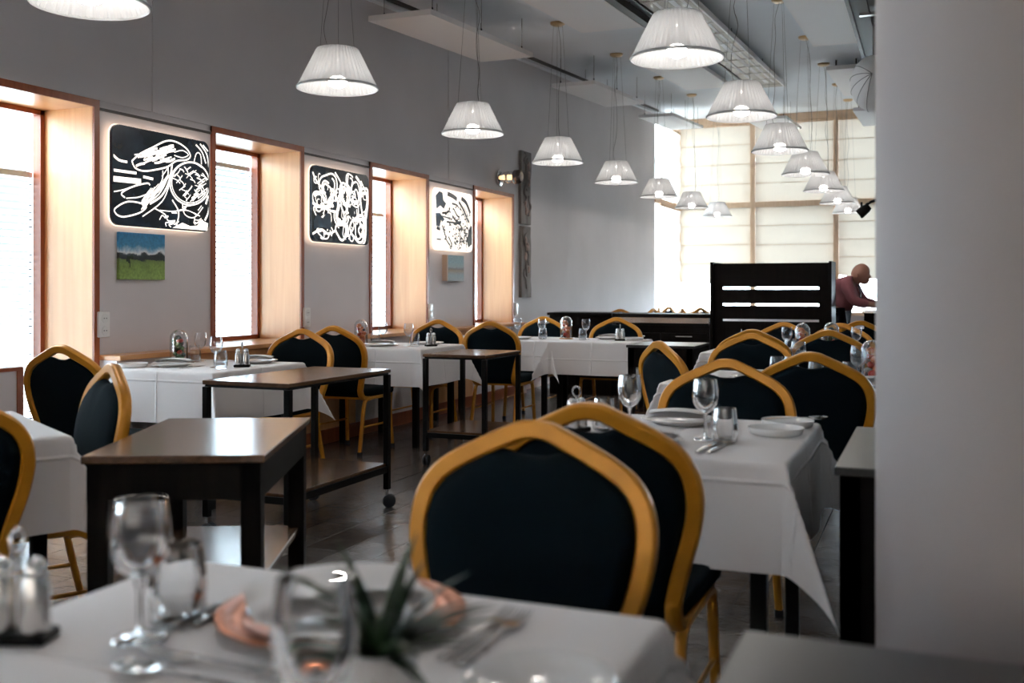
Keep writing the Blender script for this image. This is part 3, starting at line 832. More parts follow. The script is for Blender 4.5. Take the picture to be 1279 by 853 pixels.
# ================================================================== COUNTER, PARTITION
ct = thing('drawer_counter', 'dark wood counter with pale band and drawers under the far window', 'counter', (0, 0, 0))
MB().box(-3.30, -2.24, 11.02, 11.55, .0, .80).build('body', M_dark, ct)
MB().bbox(-3.32, -2.22, 10.98, 11.57, .885, .925, .004).build('worktop', M_dark, ct)
MB().box(-3.30, -2.24, 11.0, 11.55, .825, .885).build('pale_band', M_steel, ct)
MB().box(-3.29, -2.25, 11.03, 11.54, .80, .825).build('shadow_gap', M_black, ct)
for k in range(2):
    x0 = -3.29+k*.525
    for (z0, z1) in ((.60, .715), (.35, .59), (.08, .34)):
        d = MB().bbox(x0, x0+.515, 10.99, 11.02, z0, z1, .003).build('drawer', M_dark, ct)
        hx_ = x0+.26; zz = z1-.035
        MB().tube([(hx_-.09, 10.99, zz), (hx_-.09, 10.965, zz), (hx_+.09, 10.965, zz), (hx_+.09, 10.99, zz)], .006, 6).build('handle', M_steel, d)
cs = thing('sideboard', 'plain dark low sideboard against the wall left of the drawers', 'sideboard', (0, 0, 0))
MB().box(-4.08, -3.335, 11.0, 11.5, 0, .90).build('body', M_dark, cs)
MB().bbox(-4.10, -3.33, 10.97, 11.52, .90, .93, .003).build('worktop', M_dark, cs)

pt = thing('slotted_partition', 'tall black partition with three see-through horizontal slots', 'partition')
y0, y1 = 11.0, 11.03
for (z0, z1) in ((1.223, 1.475), (1.047, 1.197), (.880, 1.022), (.0, .855)):
    MB().box(-2.19, -.99, y0, y1, z0, z1).build('board', M_dark, pt)
for (z0, z1) in ((1.197, 1.223), (1.022, 1.047), (.855, .880)):
    MB().box(-2.19, -2.09, y0, y1, z0, z1).build('slot_end', M_dark, pt)
    MB().box(-1.09, -.99, y0, y1, z0, z1).build('slot_end', M_dark, pt)
for x in (-2.215, -.99): MB().bbox(x, x+.03, 10.95, 11.45, 0, 1.49, .003).build('side_panel', M_dark, pt)
MB().bbox(-2.19, -.99, 11.03, 11.45, .80, .835, .003).build('worktop', M_steel, pt)

sv = thing('service_station', 'low black cabinet the man leans over beside the column', 'cabinet')
MB().box(-.70, .3, 11.9, 12.5, 0, .93).build('body', M_dark, sv)
MB().bbox(-.72, .32, 11.88, 12.52, .93, .96, .004).build('worktop', M_steel, sv)
MB().bbox(-.69, -.20, 11.885, 11.9, .1, .90, .003).build('door', M_dark, sv)

# ================================================================== THE MAN
def skin_obj(name, verts, edges, mat, parent, root=0, sub=2):
    me = bpy.data.meshes.new(name)
    me.from_pydata([v[0] for v in verts], edges, [])
    o = bpy.data.objects.new(name, me); C.objects.link(o); o.parent = parent
    me.materials.append(mat)
    mo = o.modifiers.new('Skin', 'SKIN'); mo.use_smooth_shade = True
    sd = o.modifiers.new('Subdivision', 'SUBSURF'); sd.levels = sub; sd.render_levels = sub
    for i, v in enumerate(verts):
        sv_ = me.skin_vertices[0].data[i]; r = v[1]; sv_.radius = r if isinstance(r, tuple) else (r, r)
        sv_.use_root = (i == root)
    return o
man = thing('person', 'bald man in a pink shirt bending forward behind the slotted partition', 'person', (-1.02, 12.1, 0), math.radians(-6))
# local +x = forward; hips at origin
body_v = [((0, 0, .93), .12), ((.02, 0, 1.03), .12), ((.07, 0, 1.16), .13), ((.14, 0, 1.275), .12), ((.19, 0, 1.305), .058), ((.225, 0, 1.32), .056),
          ((.255, 0, 1.33), .06), ((.268, 0, 1.375), .05), ((.262, 0, 1.40), .04),       # head
          ((.300, 0, 1.315), .03),                                                                  # jaw
          ((.34, 0, 1.36), .02),                                                                       # nose
          ((.15, -.17, 1.265), .055), ((.25, -.23, 1.06), .045), ((.45, -.16, 1.02), .034), ((.50, -.14, 1.01), .03), # near arm
          ((.15, .17, 1.265), .055), ((.27, .22, 1.06), .045), ((.47, .15, 1.02), .034), ((.52, .13, 1.01), .03),
          ((0, -.09, .90), .10), ((.03, -.10, .48), .062), ((-.02, -.10, .09), .045), ((.12, -.11, .035), .035),
          ((0, .09, .90), .10), ((.03, .10, .48), .062), ((-.02, .10, .09), .045), ((.12, .11, .035), .035)]
body_e = [(0,1),(1,2),(2,3),(3,4),(4,5),(5,6),(6,7),(7,8),(6,9),(7,10),(3,11),(11,12),(12,13),(13,14),(3,15),(15,16),(16,17),(17,18),(0,19),(19,20),(20,21),(21,22),(0,23),(23,24),(24,25),(25,26)]
for sgn, root in ((-1, 14), (1, 18)):
    bx, by, bz = body_v[root][0]
    for k, (dx, dy, L) in enumerate([(1, -.25*1, .07), (1, -.08, .085), (1, .08, .08), (.95, .25, .065)]):
        i = len(body_v)
        body_v.append(((bx+.045, by+(k-1.5)*.019, bz+.0), .0095)); body_v.append(((bx+.045+L*.6, by+(k-1.5)*.021, bz-.008), .009)); body_v.append(((bx+.045+L, by+(k-1.5)*.021, bz-.03), .008))
        body_e += [(root, i), (i, i+1), (i+1, i+2)]
    i = len(body_v)
    body_v.append(((bx+.02, by-sgn*.035, bz-.005), .011)); body_v.append(((bx+.06, by-sgn*.05, bz-.025), .009))
    body_e += [(root, i), (i, i+1)]
tmp = skin_obj('body', body_v, body_e, M_skin, None)
bpy.context.view_layer.update()
ev = tmp.evaluated_get(bpy.context.evaluated_depsgraph_get()); tm = ev.to_mesh()
bmb = MB().add([v.co.copy() for v in tm.vertices], [tuple(p.vertices) for p in tm.polygons])
ev.to_mesh_clear(); bpy.data.objects.remove(tmp)
hd = MB().ball((0, 0, 0), .10, 20, 14, (.98, .80, 1.18)).xf(Matrix.Translation((.272, 0, 1.372)) @ Matrix.Rotation(.45, 4, 'Y'))
bmb.add(hd.v, hd.f)
bmb.ball((.318, 0, 1.292), .048, 14, 10, (1, .95, .9)); bmb.ball((.372, 0, 1.338), .019, 10, 8, (1, .8, 1.2))
bmb.ball((.352, 0, 1.385), .03, 10, 8, (.8, 1.8, .7)); bmb.ball((.358, 0, 1.30), .02, 10, 8, (.8, 1.5, .6))
bo = bmb.build('body', M_skin, man, 180)
rm = bo.modifiers.new('Remesh', 'REMESH'); rm.mode = 'VOXEL'; rm.voxel_size = .009; rm.use_smooth_shade = True
shirt_v = [((0, 0, .975), (.15, .19)), ((.025, 0, 1.05), (.155, .20)), ((.065, 0, 1.17), (.155, .20)), ((.135, 0, 1.28), (.125, .17)), ((.185, 0, 1.303), .072),
           ((.145, -.19, 1.27), .078), ((.24, -.235, 1.06), .062), ((.40, -.18, 1.03), .05), ((.145, .19, 1.27), .078), ((.26, .225, 1.06), .062), ((.42, .165, 1.03), .05)]
skin_obj('shirt', shirt_v, [(0,1),(1,2),(2,3),(3,4),(3,5),(5,6),(6,7),(3,8),(8,9),(9,10)], M_shirt, man)
tr_v = [((0, 0, .95), (.145, .18)), ((0, -.09, .88), .115), ((.03, -.10, .48), .085), ((-.02, -.10, .08), .075), ((0, .09, .88), .115), ((.03, .10, .48), .085), ((-.02, .10, .08), .075)]
skin_obj('trousers', tr_v, [(0,1),(1,2),(2,3),(0,4),(4,5),(5,6)], M_trousers, man)
for sgn in (-1, 1): MB().ball((.255, sgn*.092, 1.345), .026, 8, 6, (.7, .35, 1.2)).build('ear', M_skin, man, 60)
MB().sweep([(.25, 0, 1.25), (.275, 0, 1.17), (.275, 0, 1.05)], rrect(.03, .006), up=(1, 0, .2)).build('tie', M_tie, man)

# ================================================================== WALL THINGS
def rounded_rect_pts(w, h, r, n=6):
    P = []
    for cx_, cy_, a0 in ((w/2-r, h/2-r, 0), (-w/2+r, h/2-r, PI/2), (-w/2+r, -h/2+r, PI), (w/2-r, -h/2+r, 3*PI/2)):
        for k in range(n+1): a = a0+PI/2*k/n; P.append((cx_+r*math.cos(a), cy_+r*math.sin(a)))
    return P
AW, AH = .87, .60
def plate(P, x0, x1):
    """prism from yz outline between x0 and x1"""
    n = len(P); vs = [(x0, a, b) for a, b in P]+[(x1, a, b) for a, b in P]
    return MB().add(vs, [tuple(range(n-1, -1, -1)), tuple(n+k for k in range(n))]+[(k, (k+1) % n, n+(k+1) % n, n+k) for k in range(n)])
def stroke(mb, pts, w, x):
    """flat ribbon in the yz plane at depth x"""
    pts = [Vector((p[0], p[1])) for p in pts]; vs = []; n = len(pts)
    for i in range(n):
        a = pts[max(i-1, 0)]; b = pts[min(i+1, n-1)]; t = (b-a)
        if t.length < 1e-6: t = Vector((1, 0))
        t.normalize(); nn = Vector((-t.y, t.x))*w*.36
        for q in (1, -1):
            y = max(-AW/2+.012, min(AW/2-.012, pts[i].x+q*nn.x)); z = max(-AH/2+.012, min(AH/2-.012, pts[i].y+q*nn.y))
            vs.append((x, y, z))
    mb.add(vs, [(2*i, 2*i+1, 2*i+3, 2*i+2) for i in range(n-1)])
def poly(mb, pts, x):
    mb.add([(x, max(-AW/2+.012, min(AW/2-.012, a)), max(-AH/2+.012, min(AH/2-.012, b))) for a, b in pts], [tuple(range(len(pts)))])
def sm2(pts, k=4): return [(p.x, p.y) for p in smoothpath([(a, b, 0) for a, b in pts], k)]
def art(cy, cz, label, base, draw):
    t = thing('light_panel', label, 'wall art', (XW+.012, cy, cz), 0, 'backlit line drawings between the windows')
    plate(rounded_rect_pts(AW+.006, AH+.006, .063), 0.022, .03).build('glowing_edge', M_artrim, t)
    plate(rounded_rect_pts(AW-.004, AH-.004, .06), .03, .05).build('panel', base, t)
    draw(t)
def a1(px, py):
    x = (px-80)/460; tp = 65+70*x; bt = 540+40*x
    return ((x-.5)*AW, (.5-(py-tp)/(bt-tp))*AH)
def draw1(t):
    m = MB(); X = .0506; rnd = random.Random(3)
    def st(p, w=.012): stroke(m, sm2([a1(*q) for q in p]), w, X+rnd.uniform(0, .0006))
    for k in range(34):
        x = rnd.uniform(200, 360); y = 210+rnd.uniform(-36, 36)-(x-280)*.28; L = rnd.uniform(14, 34)
        st([(x-L, y+L*.35), (x, y+rnd.uniform(-6, 6)), (x+L, y-L*.35)], rnd.uniform(.009, .02))
    for k in range(22):
        x = rnd.uniform(215, 345); y = 440-(x-215)*1.25+rnd.uniform(-30, 30); L = rnd.uniform(12, 30)
        st([(x-L*.7, y+L), (x+rnd.uniform(-5, 5), y), (x+L*.6, y-L)], rnd.uniform(.006, .011))
    st([(165, 240), (200, 205), (260, 170), (320, 138), (370, 140), (420, 170), (440, 205), (420, 225), (370, 232), (330, 260), (280, 275), (220, 285), (180, 272), (165, 240)], .014)
    st([(360, 190), (400, 180), (430, 200), (400, 215), (360, 205)], .009)
    st([(440+100*math.cos(a*PI/8), 340+104*math.sin(a*PI/8)) for a in range(17)], .015)
    st([(440+92*math.cos(a*PI/8+.3), 336+98*math.sin(a*PI/8+.3)) for a in range(14)], .008)
    for k in range(46):
        a = rnd.uniform(0, 6.28); r = 85*math.sqrt(rnd.random()); x, y = 440+r*math.cos(a), 340+r*math.sin(a)
        d = rnd.choice([-.9, -.6, .6, 1.1]); L = rnd.uniform(12, 26)
        st([(x-L*math.cos(d), y-L*math.sin(d)), (x+4, y-3), (x+L*math.cos(d), y+L*math.sin(d))], rnd.uniform(.006, .012))
    st([(85, 215), (110, 238), (145, 245)], .02); st([(88, 285), (130, 290), (185, 296)], .022)
    st([(84, 325), (140, 330), (205, 335)], .045); st([(215, 312), (260, 322)], .022)
    st([(330, 262), (325, 320), (285, 395), (225, 440)], .012); st([(305, 280), (300, 330), (255, 395), (200, 440)], .010)
    st([(350, 250), (335, 330), (300, 400), (245, 440)], .018); st([(345, 290), (335, 350), (300, 430), (212, 500)], .011)
    for k in range(9): st([(330-9*k, 300+12*k), (310-9*k, 345+11*k), (290-10*k, 375+9*k)], rnd.uniform(.006, .014))
    st([(100, 492), (92, 465), (150, 430), (228, 448), (200, 482), (130, 502), (100, 492)], .013)
    st([(135, 412), (120, 392), (165, 362), (232, 342), (245, 352)], .013); st([(88, 385), (130, 375), (190, 350)], .010)
    st([(140, 415), (190, 410), (230, 395)], .010)
    st([(265, 460), (315, 490), (330, 520), (365, 520)], .011); st([(350, 420), (382, 480), (370, 545)], .014)
    st([(290, 470), (350, 475), (420, 470), (470, 490)], .008); st([(400, 440), (412, 490), (460, 505), (505, 455)], .010)
    for k in range(14):
        x, y = rnd.uniform(300, 520), rnd.uniform(450, 540)
        st([(x, y), (x+rnd.uniform(-30, 30), y+rnd.uniform(-15, 15)), (x+rnd.uniform(-40, 40), y+rnd.uniform(-25, 25))], rnd.uniform(.006, .012))
    poly(m, [a1(*q) for q in [(352, 562), (400, 530), (440, 548), (475, 545), (500, 520), (532, 535), (528, 575), (450, 572)]], X)
    st([(468, 150), (500, 185), (520, 240)], .014); st([(490, 145), (525, 195), (536, 260)], .014); st([(505, 150), (532, 180)], .012)
    st([(458, 238), (468, 198), (482, 188), (494, 205), (497, 245)], .010); st([(520, 440), (535, 400), (536, 470), (515, 520)], .02)
    m.build('line_drawing', M_artlit, t)
def draw2(t):
    m = MB(); rnd = random.Random(11); X = .0506
    def loop(cx_, cy_, rx, ry, w, turns=1.0, ph=0, wob=.12):
        n = int(18*turns); pts = []
        for k in range(n+1):
            a = ph+2*PI*turns*k/n; q = 1-.35*(k/n)*(turns > 1)+wob*math.sin(3*a+ph)
            pts.append((cx_+rx*q*math.cos(a), cy_+ry*q*math.sin(a)))
        stroke(m, sm2(pts, 2), w, X+rnd.uniform(0, .0006))
    for (cx_, cy_, rx, ry) in [(-.20, .13, .14, .14), (-.22, .10, .08, .09), (.05, .08, .09, .13), (.20, .12, .10, .11), (.05, .08, .05, .07), (.22, .11, .05, .06), (-.33, .02, .10, .09), (.00, -.05, .11, .12), (-.02, -.06, .06, .08), (.26, -.17, .14, .13), (.28, -.17, .08, .09), (.30, -.18, .04, .05), (.36, .05, .07, .16), (.0, -.20, .10, .08), (.18, -.02, .10, .08), (-.25, -.22, .12, .06), (.12, .2, .06, .09), (-.12, .02, .09, .08), (-.30, -.06, .12, .05), (.12, -.14, .08, .1)]:
        loop(cx_, cy_, rx, ry, rnd.uniform(.014, .028), rnd.uniform(1.0, 1.5), rnd.uniform(0, 6))
    for k in range(42):
        x, y = rnd.uniform(-.40, .40), rnd.uniform(-.26, .2); a = rnd.uniform(0, 6)
        loop(x, y, rnd.uniform(.015, .045), rnd.uniform(.015, .05), rnd.uniform(.007, .014), rnd.uniform(.4, .9), a)
    for pts in ([(-.42, .24), (-.36, .17), (-.26, .12)], [(-.42, -.0), (-.3, -.02), (-.12, .0)], [(-.1, .27), (.0, .18), (.02, .08)], [(.1, .27), (.09, .2), (.12, .12)], [(.22, .27), (.3, .2), (.26, .1)], [(-.42, -.24), (-.3, -.2), (-.2, -.23), (-.1, -.2)], [(-.4, .06), (-.28, .1)], [(.3, .24), (.4, .1), (.36, -.05)]):
        stroke(m, sm2(pts), rnd.uniform(.018, .035), X)
    m.build('line_drawing', M_artlit, t)
    b = MB(); poly(b, [(-.41, -.14), (-.36, -.08), (-.28, -.11), (-.22, -.06), (-.16, -.08), (-.16, -.2), (-.28, -.18), (-.40, -.2)], .0516); b.build('blue_patch', M_artblue, t)
    s = MB()
    for (cx_, cy_, r) in ((.15, -.03, .075), (.05, .09, .04), (-.19, .09, .03)):
        pts = [(cx_+r*(1 if k % 2 else .5)*math.cos(k*PI/6), cy_+r*(1 if k % 2 else .5)*math.sin(k*PI/6)) for k in range(12)]
        s = MB(); poly(s, pts, .0518)
        s.build('dark_patch', M_artdark, t)
def draw3(t):
    rnd = random.Random(21); X = .0506; m = MB()
    def st(p, w): stroke(m, sm2(p), w*2.1, X+rnd.uniform(0, .0006))
    st([(-.16, .26), (-.04, .245), (.06, .22)], .03); st([(.10, .20), (.22, .12), (.34, .0)], .022); st([(.16, .24), (.28, .2), (.38, .1)], .03)
    st([(.22, .16), (.32, .07), (.4, -.06)], .008); st([(.12, .15), (.25, .05), (.35, -.1)], .009)
    st([(-.06, .17), (.06, .16), (.10, .13)], .014); st([(-.28, .06), (-.14, .08), (-.1, .13)], .014); st([(-.3, .03), (-.15, .02), (-.1, .0)], .010)
    st([(-.02, .12), (.06, .06), (.12, .04)], .014); st([(-.05, .05), (.04, .0), (.16, -.01)], .016); st([(-.18, -.02), (.0, -.02), (.13, -.03), (.2, -.08)], .013)
    st([(-.28, -.06), (-.22, -.14), (-.18, -.2), (-.1, -.25)], .014); st([(-.14, -.16), (-.08, -.22), (-.06, -.27)], .014)
    st([(.12, -.06), (.14, -.14), (.2, -.18)], .012); st([(-.4, -.09), (-.32, -.1)], .022); st([(-.4, -.2), (-.3, -.2)], .01)
    for k in range(95):
        x, y = rnd.uniform(-.25, .40), rnd.uniform(-.28, .14); a = rnd.uniform(-1.4, .3); L = rnd.uniform(.012, .045)
        st([(x, y), (x+L*math.cos(a), y+L*math.sin(a)), (x+1.6*L*math.cos(a+.6), y+1.6*L*math.sin(a+.6))], rnd.uniform(.005, .012))
    for k in range(16):
        x = rnd.uniform(.05, .36); y = rnd.uniform(-.26, -.08); r = rnd.uniform(.02, .045)
        st([(x+r*math.cos(q), y+r*1.2*math.sin(q)) for q in [0, .8, 1.6, 2.4, 3.2, 4]], .009)
    poly(m, [(.33, -.08), (.42, -.02), (.42, -.22), (.33, -.26), (.30, -.2)], X)
    m.build('line_drawing', M_artdark, t)
    b = MB()
    poly(b, [(-.42, .22), (-.34, .27), (-.27, .26), (-.25, .19), (-.19, .16), (-.24, .10), (-.32, .13), (-.40, .09)], .0514)
    poly(b, [(-.42, .05), (-.33, .06), (-.22, .0), (-.28, -.03), (-.3, -.01), (-.33, -.08), (-.41, -.07)], .0514)
    b.build('blue_patch', M_artblue, t)
art(5.04, 1.875, 'backlit line drawing with a round hatched ball, above the mountain picture', M_artdark, draw1)
art(7.11, 1.868, 'backlit line drawing of crowded loops between second and third window', M_artdark, draw2)
M_artwhite = emat('backlit_white', (1.0, .90, .80), .40)
art(9.22, 1.885, 'backlit drawing, mostly white, above the small seascape picture', M_artwhite, draw3)

def picture_mat(name, stops, nscale, namp):
    m, nt, p = nmat(name)
    tc = nt.nodes.new('ShaderNodeTexCoord'); sep = nt.nodes.new('ShaderNodeSeparateXYZ')
    nt.links.new(tc.outputs['Object'], sep.inputs[0])
    n = nt.nodes.new('ShaderNodeTexNoise'); n.inputs['Scale'].default_value = nscale; n.inputs['Detail'].default_value = 6
    nt.links.new(tc.outputs['Object'], n.inputs['Vector'])
    ma = nt.nodes.new('ShaderNodeMath'); ma.operation = 'MULTIPLY_ADD'; ma.inputs[1].default_value = namp
    nt.links.new(n.outputs[0], ma.inputs[0]); nt.links.new(sep.outputs['Z'], ma.inputs[2])
    r = nt.nodes.new('ShaderNodeValToRGB')
    mr = nt.nodes.new('ShaderNodeMapRange'); mr.inputs[1].default_value = -.15+namp*.5; mr.inputs[2].default_value = .15+namp*.5
    nt.links.new(ma.outputs[0], mr.inputs[0]); nt.links.new(mr.outputs[0], r.inputs[0])
    el = r.color_ramp.elements
    while len(el) > 1: el.remove(el[-1])
    el[0].position = stops[0][0]; el[0].color = (*stops[0][1], 1)
    for s_, c_ in stops[1:]: e = el.new(s_); e.color = (*c_, 1)
    n2 = nt.nodes.new('ShaderNodeTexNoise'); n2.inputs['Scale'].default_value = 60
    nt.links.new(tc.outputs['Object'], n2.inputs['Vector'])
    mx = nt.nodes.new('ShaderNodeMix'); mx.data_type = 'RGBA'; mx.blend_type = 'OVERLAY'; mx.inputs[0].default_value = .5
    nt.links.new(r.outputs[0], mx.inputs[6]); nt.links.new(n2.outputs[0], mx.inputs[7]); nt.links.new(mx.outputs[2], p.inputs['Base Color'])
    p.inputs['Roughness'].default_value = .55
    return m
M_pic1 = picture_mat('mountain_print', [(0, (.28, .42, .10)), (.28, (.20, .30, .06)), (.40, (.16, .24, .06)), (.43, (.018, .03, .03)), (.55, (.03, .045, .05)), (.59, (.75, .78, .80)), (.65, (.35, .50, .62)), (.72, (.05, .25, .45)), (1, (.02, .19, .40))], 14, .10)
M_pic2 = picture_mat('seascape_print', [(0, (.30, .30, .28)), (.25, (.26, .32, .34)), (.40, (.28, .22, .14)), (.47, (.15, .13, .11)), (.54, (.30, .36, .36)), (.7, (.24, .36, .40)), (1, (.26, .38, .42))], 14, .03)
pc = thing('landscape_picture', 'small unframed picture of a green meadow and snowy mountains', 'picture', (XW+.002, 4.90, 1.40))
MB().bbox(0, .022, -.195, .195, -.142, .142, .002).build('canvas', M_pic1, pc)
tree = MB(); tree.box(.0222, .0226, -.112, -.106, -.07, -.035)
for q in range(12): tree.ball((.0226, -.109+random.uniform(-.025, .025), -.02+random.uniform(-.015, .02)), .011, 6, 4, (.05, 1, 1))
tree.build('painted_tree', pmat('painted_tree_green', (.012, .03, .012), .7), pc)
pc2 = thing('seascape_picture', 'small pale blue and brown canvas under the third backlit panel', 'picture', (XW+.002, 9.265, 1.41))
MB().bbox(0, .05, -.20, .20, -.13, .13, .002).build('canvas', M_pic2, pc2)
MB().box(.0, .0505, -.2005, -.17, -.1305, .1305).build('folded_edge', pmat('canvas_edge', (.55, .40, .30), .8), pc2)

def outlet(y, z, label):
    t = thing('power_outlet', label, 'power outlet', (XW+.0, y, z), 0, 'double power outlets on the window wall')
    MB().bbox(.0, .028, -.045, .045, -.075, .075, .005).build('plate', M_plastic, t)
    for zz in (-.036, .036):
        s = MB().lathe([(0, 0), (.024, 0), (.027, .002), (.027, .004), (0, .004)], 18).xf(Matrix.Translation((.0285, 0, zz)) @ Matrix.Rotation(PI/2, 4, 'Y')).build('socket', M_china, t)
        for q in (-.009, .009):
            MB().box(.032, .0335, q-.003, q+.003, zz-.003, zz+.003).build('pin_hole', M_hole, s)
outlet(4.585, .993, 'white double outlet beside the first wooden window casing')
outlet(6.675, .980, 'white double outlet above the second window table chairs')
outlet(8.78, .985, 'white double outlet under the small seascape picture')
outlet(10.97, .967, 'white double outlet below the carved plank')

# wall sconce
sc = thing('wall_sconce', 'chrome and glass cylinder sconce above the last window niche', 'wall lamp', (XW, 10.50, 2.45))
def xcyl(prof, n=24): return MB().lathe(prof, n).xf(Matrix.Rotation(PI/2, 4, 'Y'))
xcyl([(0, 0), (.085, 0), (.095, .01), (.095, .02), (.07, .035), (0, .035)]).build('wall_plate', M_chrome, sc, 40)
xcyl([(.062, .035), (.064, .04), (.064, .20), (.060, .20), (.060, .04)]).build('glass_tube', M_glass, sc, 40)
xcyl([(0, .04), (.022, .04), (.028, .08), (.028, .15), (0, .16)], 16).build('lit_core', M_led, sc, 40)
xcyl([(.066, .10), (.068, .105), (.068, .12), (.066, .125), (.06, .11)], 24).build('ring', M_chrome, sc, 40)
xcyl([(.0, .19), (.075, .19), (.08, .20), (.08, .25), (.06, .275), (0, .28)]).build('end_cap', pmat('smoked_cap', (.16, .13, .12), .2, metal=.8), sc, 40)

# carved planks
def plank(z0, z1, label, seed):
    rnd = random.Random(seed); t = thing('carved_plank', label, 'wall art', (XW+.0, 11.25, z0), 0, 'weathered carved planks on the wall')
    h = z1-z0; yl = [-.155+rnd.uniform(-.012, .008) for _ in range(9)]; yr = [.155+rnd.uniform(-.02, .012) for _ in range(9)]
    P = [(yl[k], h*k/8) for k in range(9)]; Q = [(yr[k], h*k/8) for k in range(8, -1, -1)]
    pts = [(a, b) for a, b in reversed(P)]+[(a, b) for a, b in reversed(Q)]
    plate(list(reversed(pts)), .0, .035).build('board', M_plank, t)
    for k in range(5):
        y = rnd.uniform(-.10, .10); z = h*(.12+.17*k); pts = [(.035+rnd.uniform(0, .012), y+rnd.uniform(-.06, .06), z+.06*q) for q in range(5)]
        pts = [(a, max(-.13, min(.13, b)), min(h-.02, c)) for a, b, c in pts]
        MB().tube(smoothpath(pts, 3), .016, 8, scale=[1-.6*abs(i/12-.5)*2 for i in range(13)]).build('carved_vine', M_plank, t, 60)
    for k in range(6):
        MB().ball((.037, rnd.uniform(-.09, .09), h*(.15+.7*rnd.random())), rnd.uniform(.03, .05), 10, 6, (.35, .8, 1.2)).build('carved_flower', M_carve, t, 60)
plank(1.97, 2.835, 'upper half of the weathered grey carved plank on the wall', 4)
plank(1.10, 1.945, 'lower half of the weathered grey carved plank on the wall', 5)

# black spotlight by the column
sp = thing('spotlight', 'small black bracketed spotlight peeking out left of the column', 'spotlight', (-.60, 11.0, 2.03))
MB().box(.075, .10, -.012, .012, .0, 1.57).build('drop_rod', M_black, sp)
MB().tube([(.09, 0, .08), (.02, 0, .06), (-.03, 0, .03)], .014, 8).build('arm', M_black, sp)
MB().lathe([(0, -.075), (.05, -.075), (.055, -.06), (.045, .03), (.03, .06), (0, .06)], 18).xf(Matrix.Translation((-.04, 0, -.02)) @ Matrix.Rotation(.9, 4, 'Y')).build('head', M_black, sp, 40)
MB().box(-.08, -.06, -.015, .015, -.10, .06).build('yoke', M_black, sp)

# ================================================================== TABLEWARE
def make_wine(M_glass=M_glass):
    t = thing('wine_glass', cat='wine glass', group='wine glasses on the tables')
    MB().lathe([(.033, .178), (.0375, .150), (.0385, .128), (.035, .106), (.024, .088), (.008, .077), (.0, .076), (0, .079), (.008, .081), (.023, .092), (.0335, .109), (.037, .128), (.036, .150), (.0316, .178), (.033, .178)], 28).build('bowl', M_glass, t, 60)
    MB().lathe([(.0, .079), (.008, .077), (.0042, .06), (.004, .02), (.006, .008), (.014, .004), (.033, .002), (.034, .0), (0, 0)], 24).build('stem', M_glass, t, 60)
    return t
def make_tumbler(M_glass=M_glass):
    t = thing('tumbler', cat='tumbler', group='water tumblers on the tables')
    MB().lathe([(.032, .10), (.037, .07), (.039, .045), (.036, .012), (.032, .0), (0, 0), (0, .009), (.030, .012), (.0345, .03), (.0368, .047), (.035, .07), (.0302, .10), (.032, .10)], 28).build('glass_body', M_glass, t, 60)
    MB().lathe([(.0355, .004), (.0375, .02), (.039, .04), (.0375, .04), (.033, .014), (0, .0105)], 28).build('thick_base', M_glass, t, 60)
    return t
def make_plate(r, name, lab):
    def f():
        t = thing(name, cat='plate', group=lab)
        MB().lathe([(0, .004), (r*.62, .004), (r*.72, .012), (r*.98, .020), (r, .018), (r*.74, .007), (r*.64, 0), (0, 0)], 40).build('dish', M_china, t, 50)
        return t
    return f
def make_bread():
    t = thing('bread_plate', cat='plate', group='white bread plates')
    r = .084
    MB().lathe([(0, .005), (r*.80, .005), (r*.90, .010), (r*.965, .022), (r, .023), (r*.99, .018), (r*.93, .004), (r*.84, 0), (0, 0)], 40).build('dish', M_china, t, 50)
    return t
def make_napkin():
    t = thing('folded_napkin', cat='napkin', group='folded napkins on plates')
    for k in range(3):
        vs = []; fs = []; n = 8
        for j in range(n+1):
            for i in range(n+1):
                u, v = i/n, j/n
                vs.append(((u-.5)*.19+.004*k, (v-.5)*.11, .006*k+.004+.006*math.sin(PI*u)*(k+1)*.5+.003*math.sin(7*v+k)))
        for j in range(n):
            for i in range(n): a = j*(n+1)+i; fs.append((a, a+1, a+n+2, a+n+1))
        MB().add(vs, fs).build('fold', M_napkin, t, 60)
    return t
def make_knife():
    t = thing('table_knife', cat='knife', group='table knives')
    MB().sweep([(0, -.10, .004), (0, -.06, .005), (0, 0, .0045)], rrect(.006, .004, .6), up=(0, 0, 1)).build('handle', M_chrome, t, 40)
    MB().add([(-.004, 0, .002), (.004, 0, .002), (.009, .04, .002), (.008, .09, .002), (0, .115, .002), (-.005, .08, .002), (-.004, 0, .0045), (.004, 0, .0045), (.009, .04, .003), (.008, .09, .003), (0, .115, .003), (-.005, .08, .004)],
             [(5, 4, 3, 2, 1, 0), (6, 7, 8, 9, 10, 11)]+[(k, (k+1) % 6, 6+(k+1) % 6, 6+k) for k in range(6)]).build('blade', M_chrome, t)
    return t
def make_fork():
    t = thing('table_fork', cat='fork', group='table forks')
    MB().sweep([(0, -.10, .004), (0, -.05, .006), (0, .02, .008), (0, .045, .006)], rrect(.006, .002, .5), up=(0, 0, 1), scale=[1.2, 1, .6, .9]).build('handle', M_chrome, t, 40)
    MB().sweep([(0, .04, .006), (0, .06, .005)], rrect(.011, .0015, .5), up=(0, 0, 1)).build('neck', M_chrome, t)
    for k in range(4): MB().sweep([((k-1.5)*.0058, .058, .005), ((k-1.5)*.0058, .085, .006), ((k-1.5)*.0058, .105, .011)], rrect(.0017, .0012), up=(0, 0, 1), scale=[1, 1, .6]).build('tine', M_chrome, t)
    return t
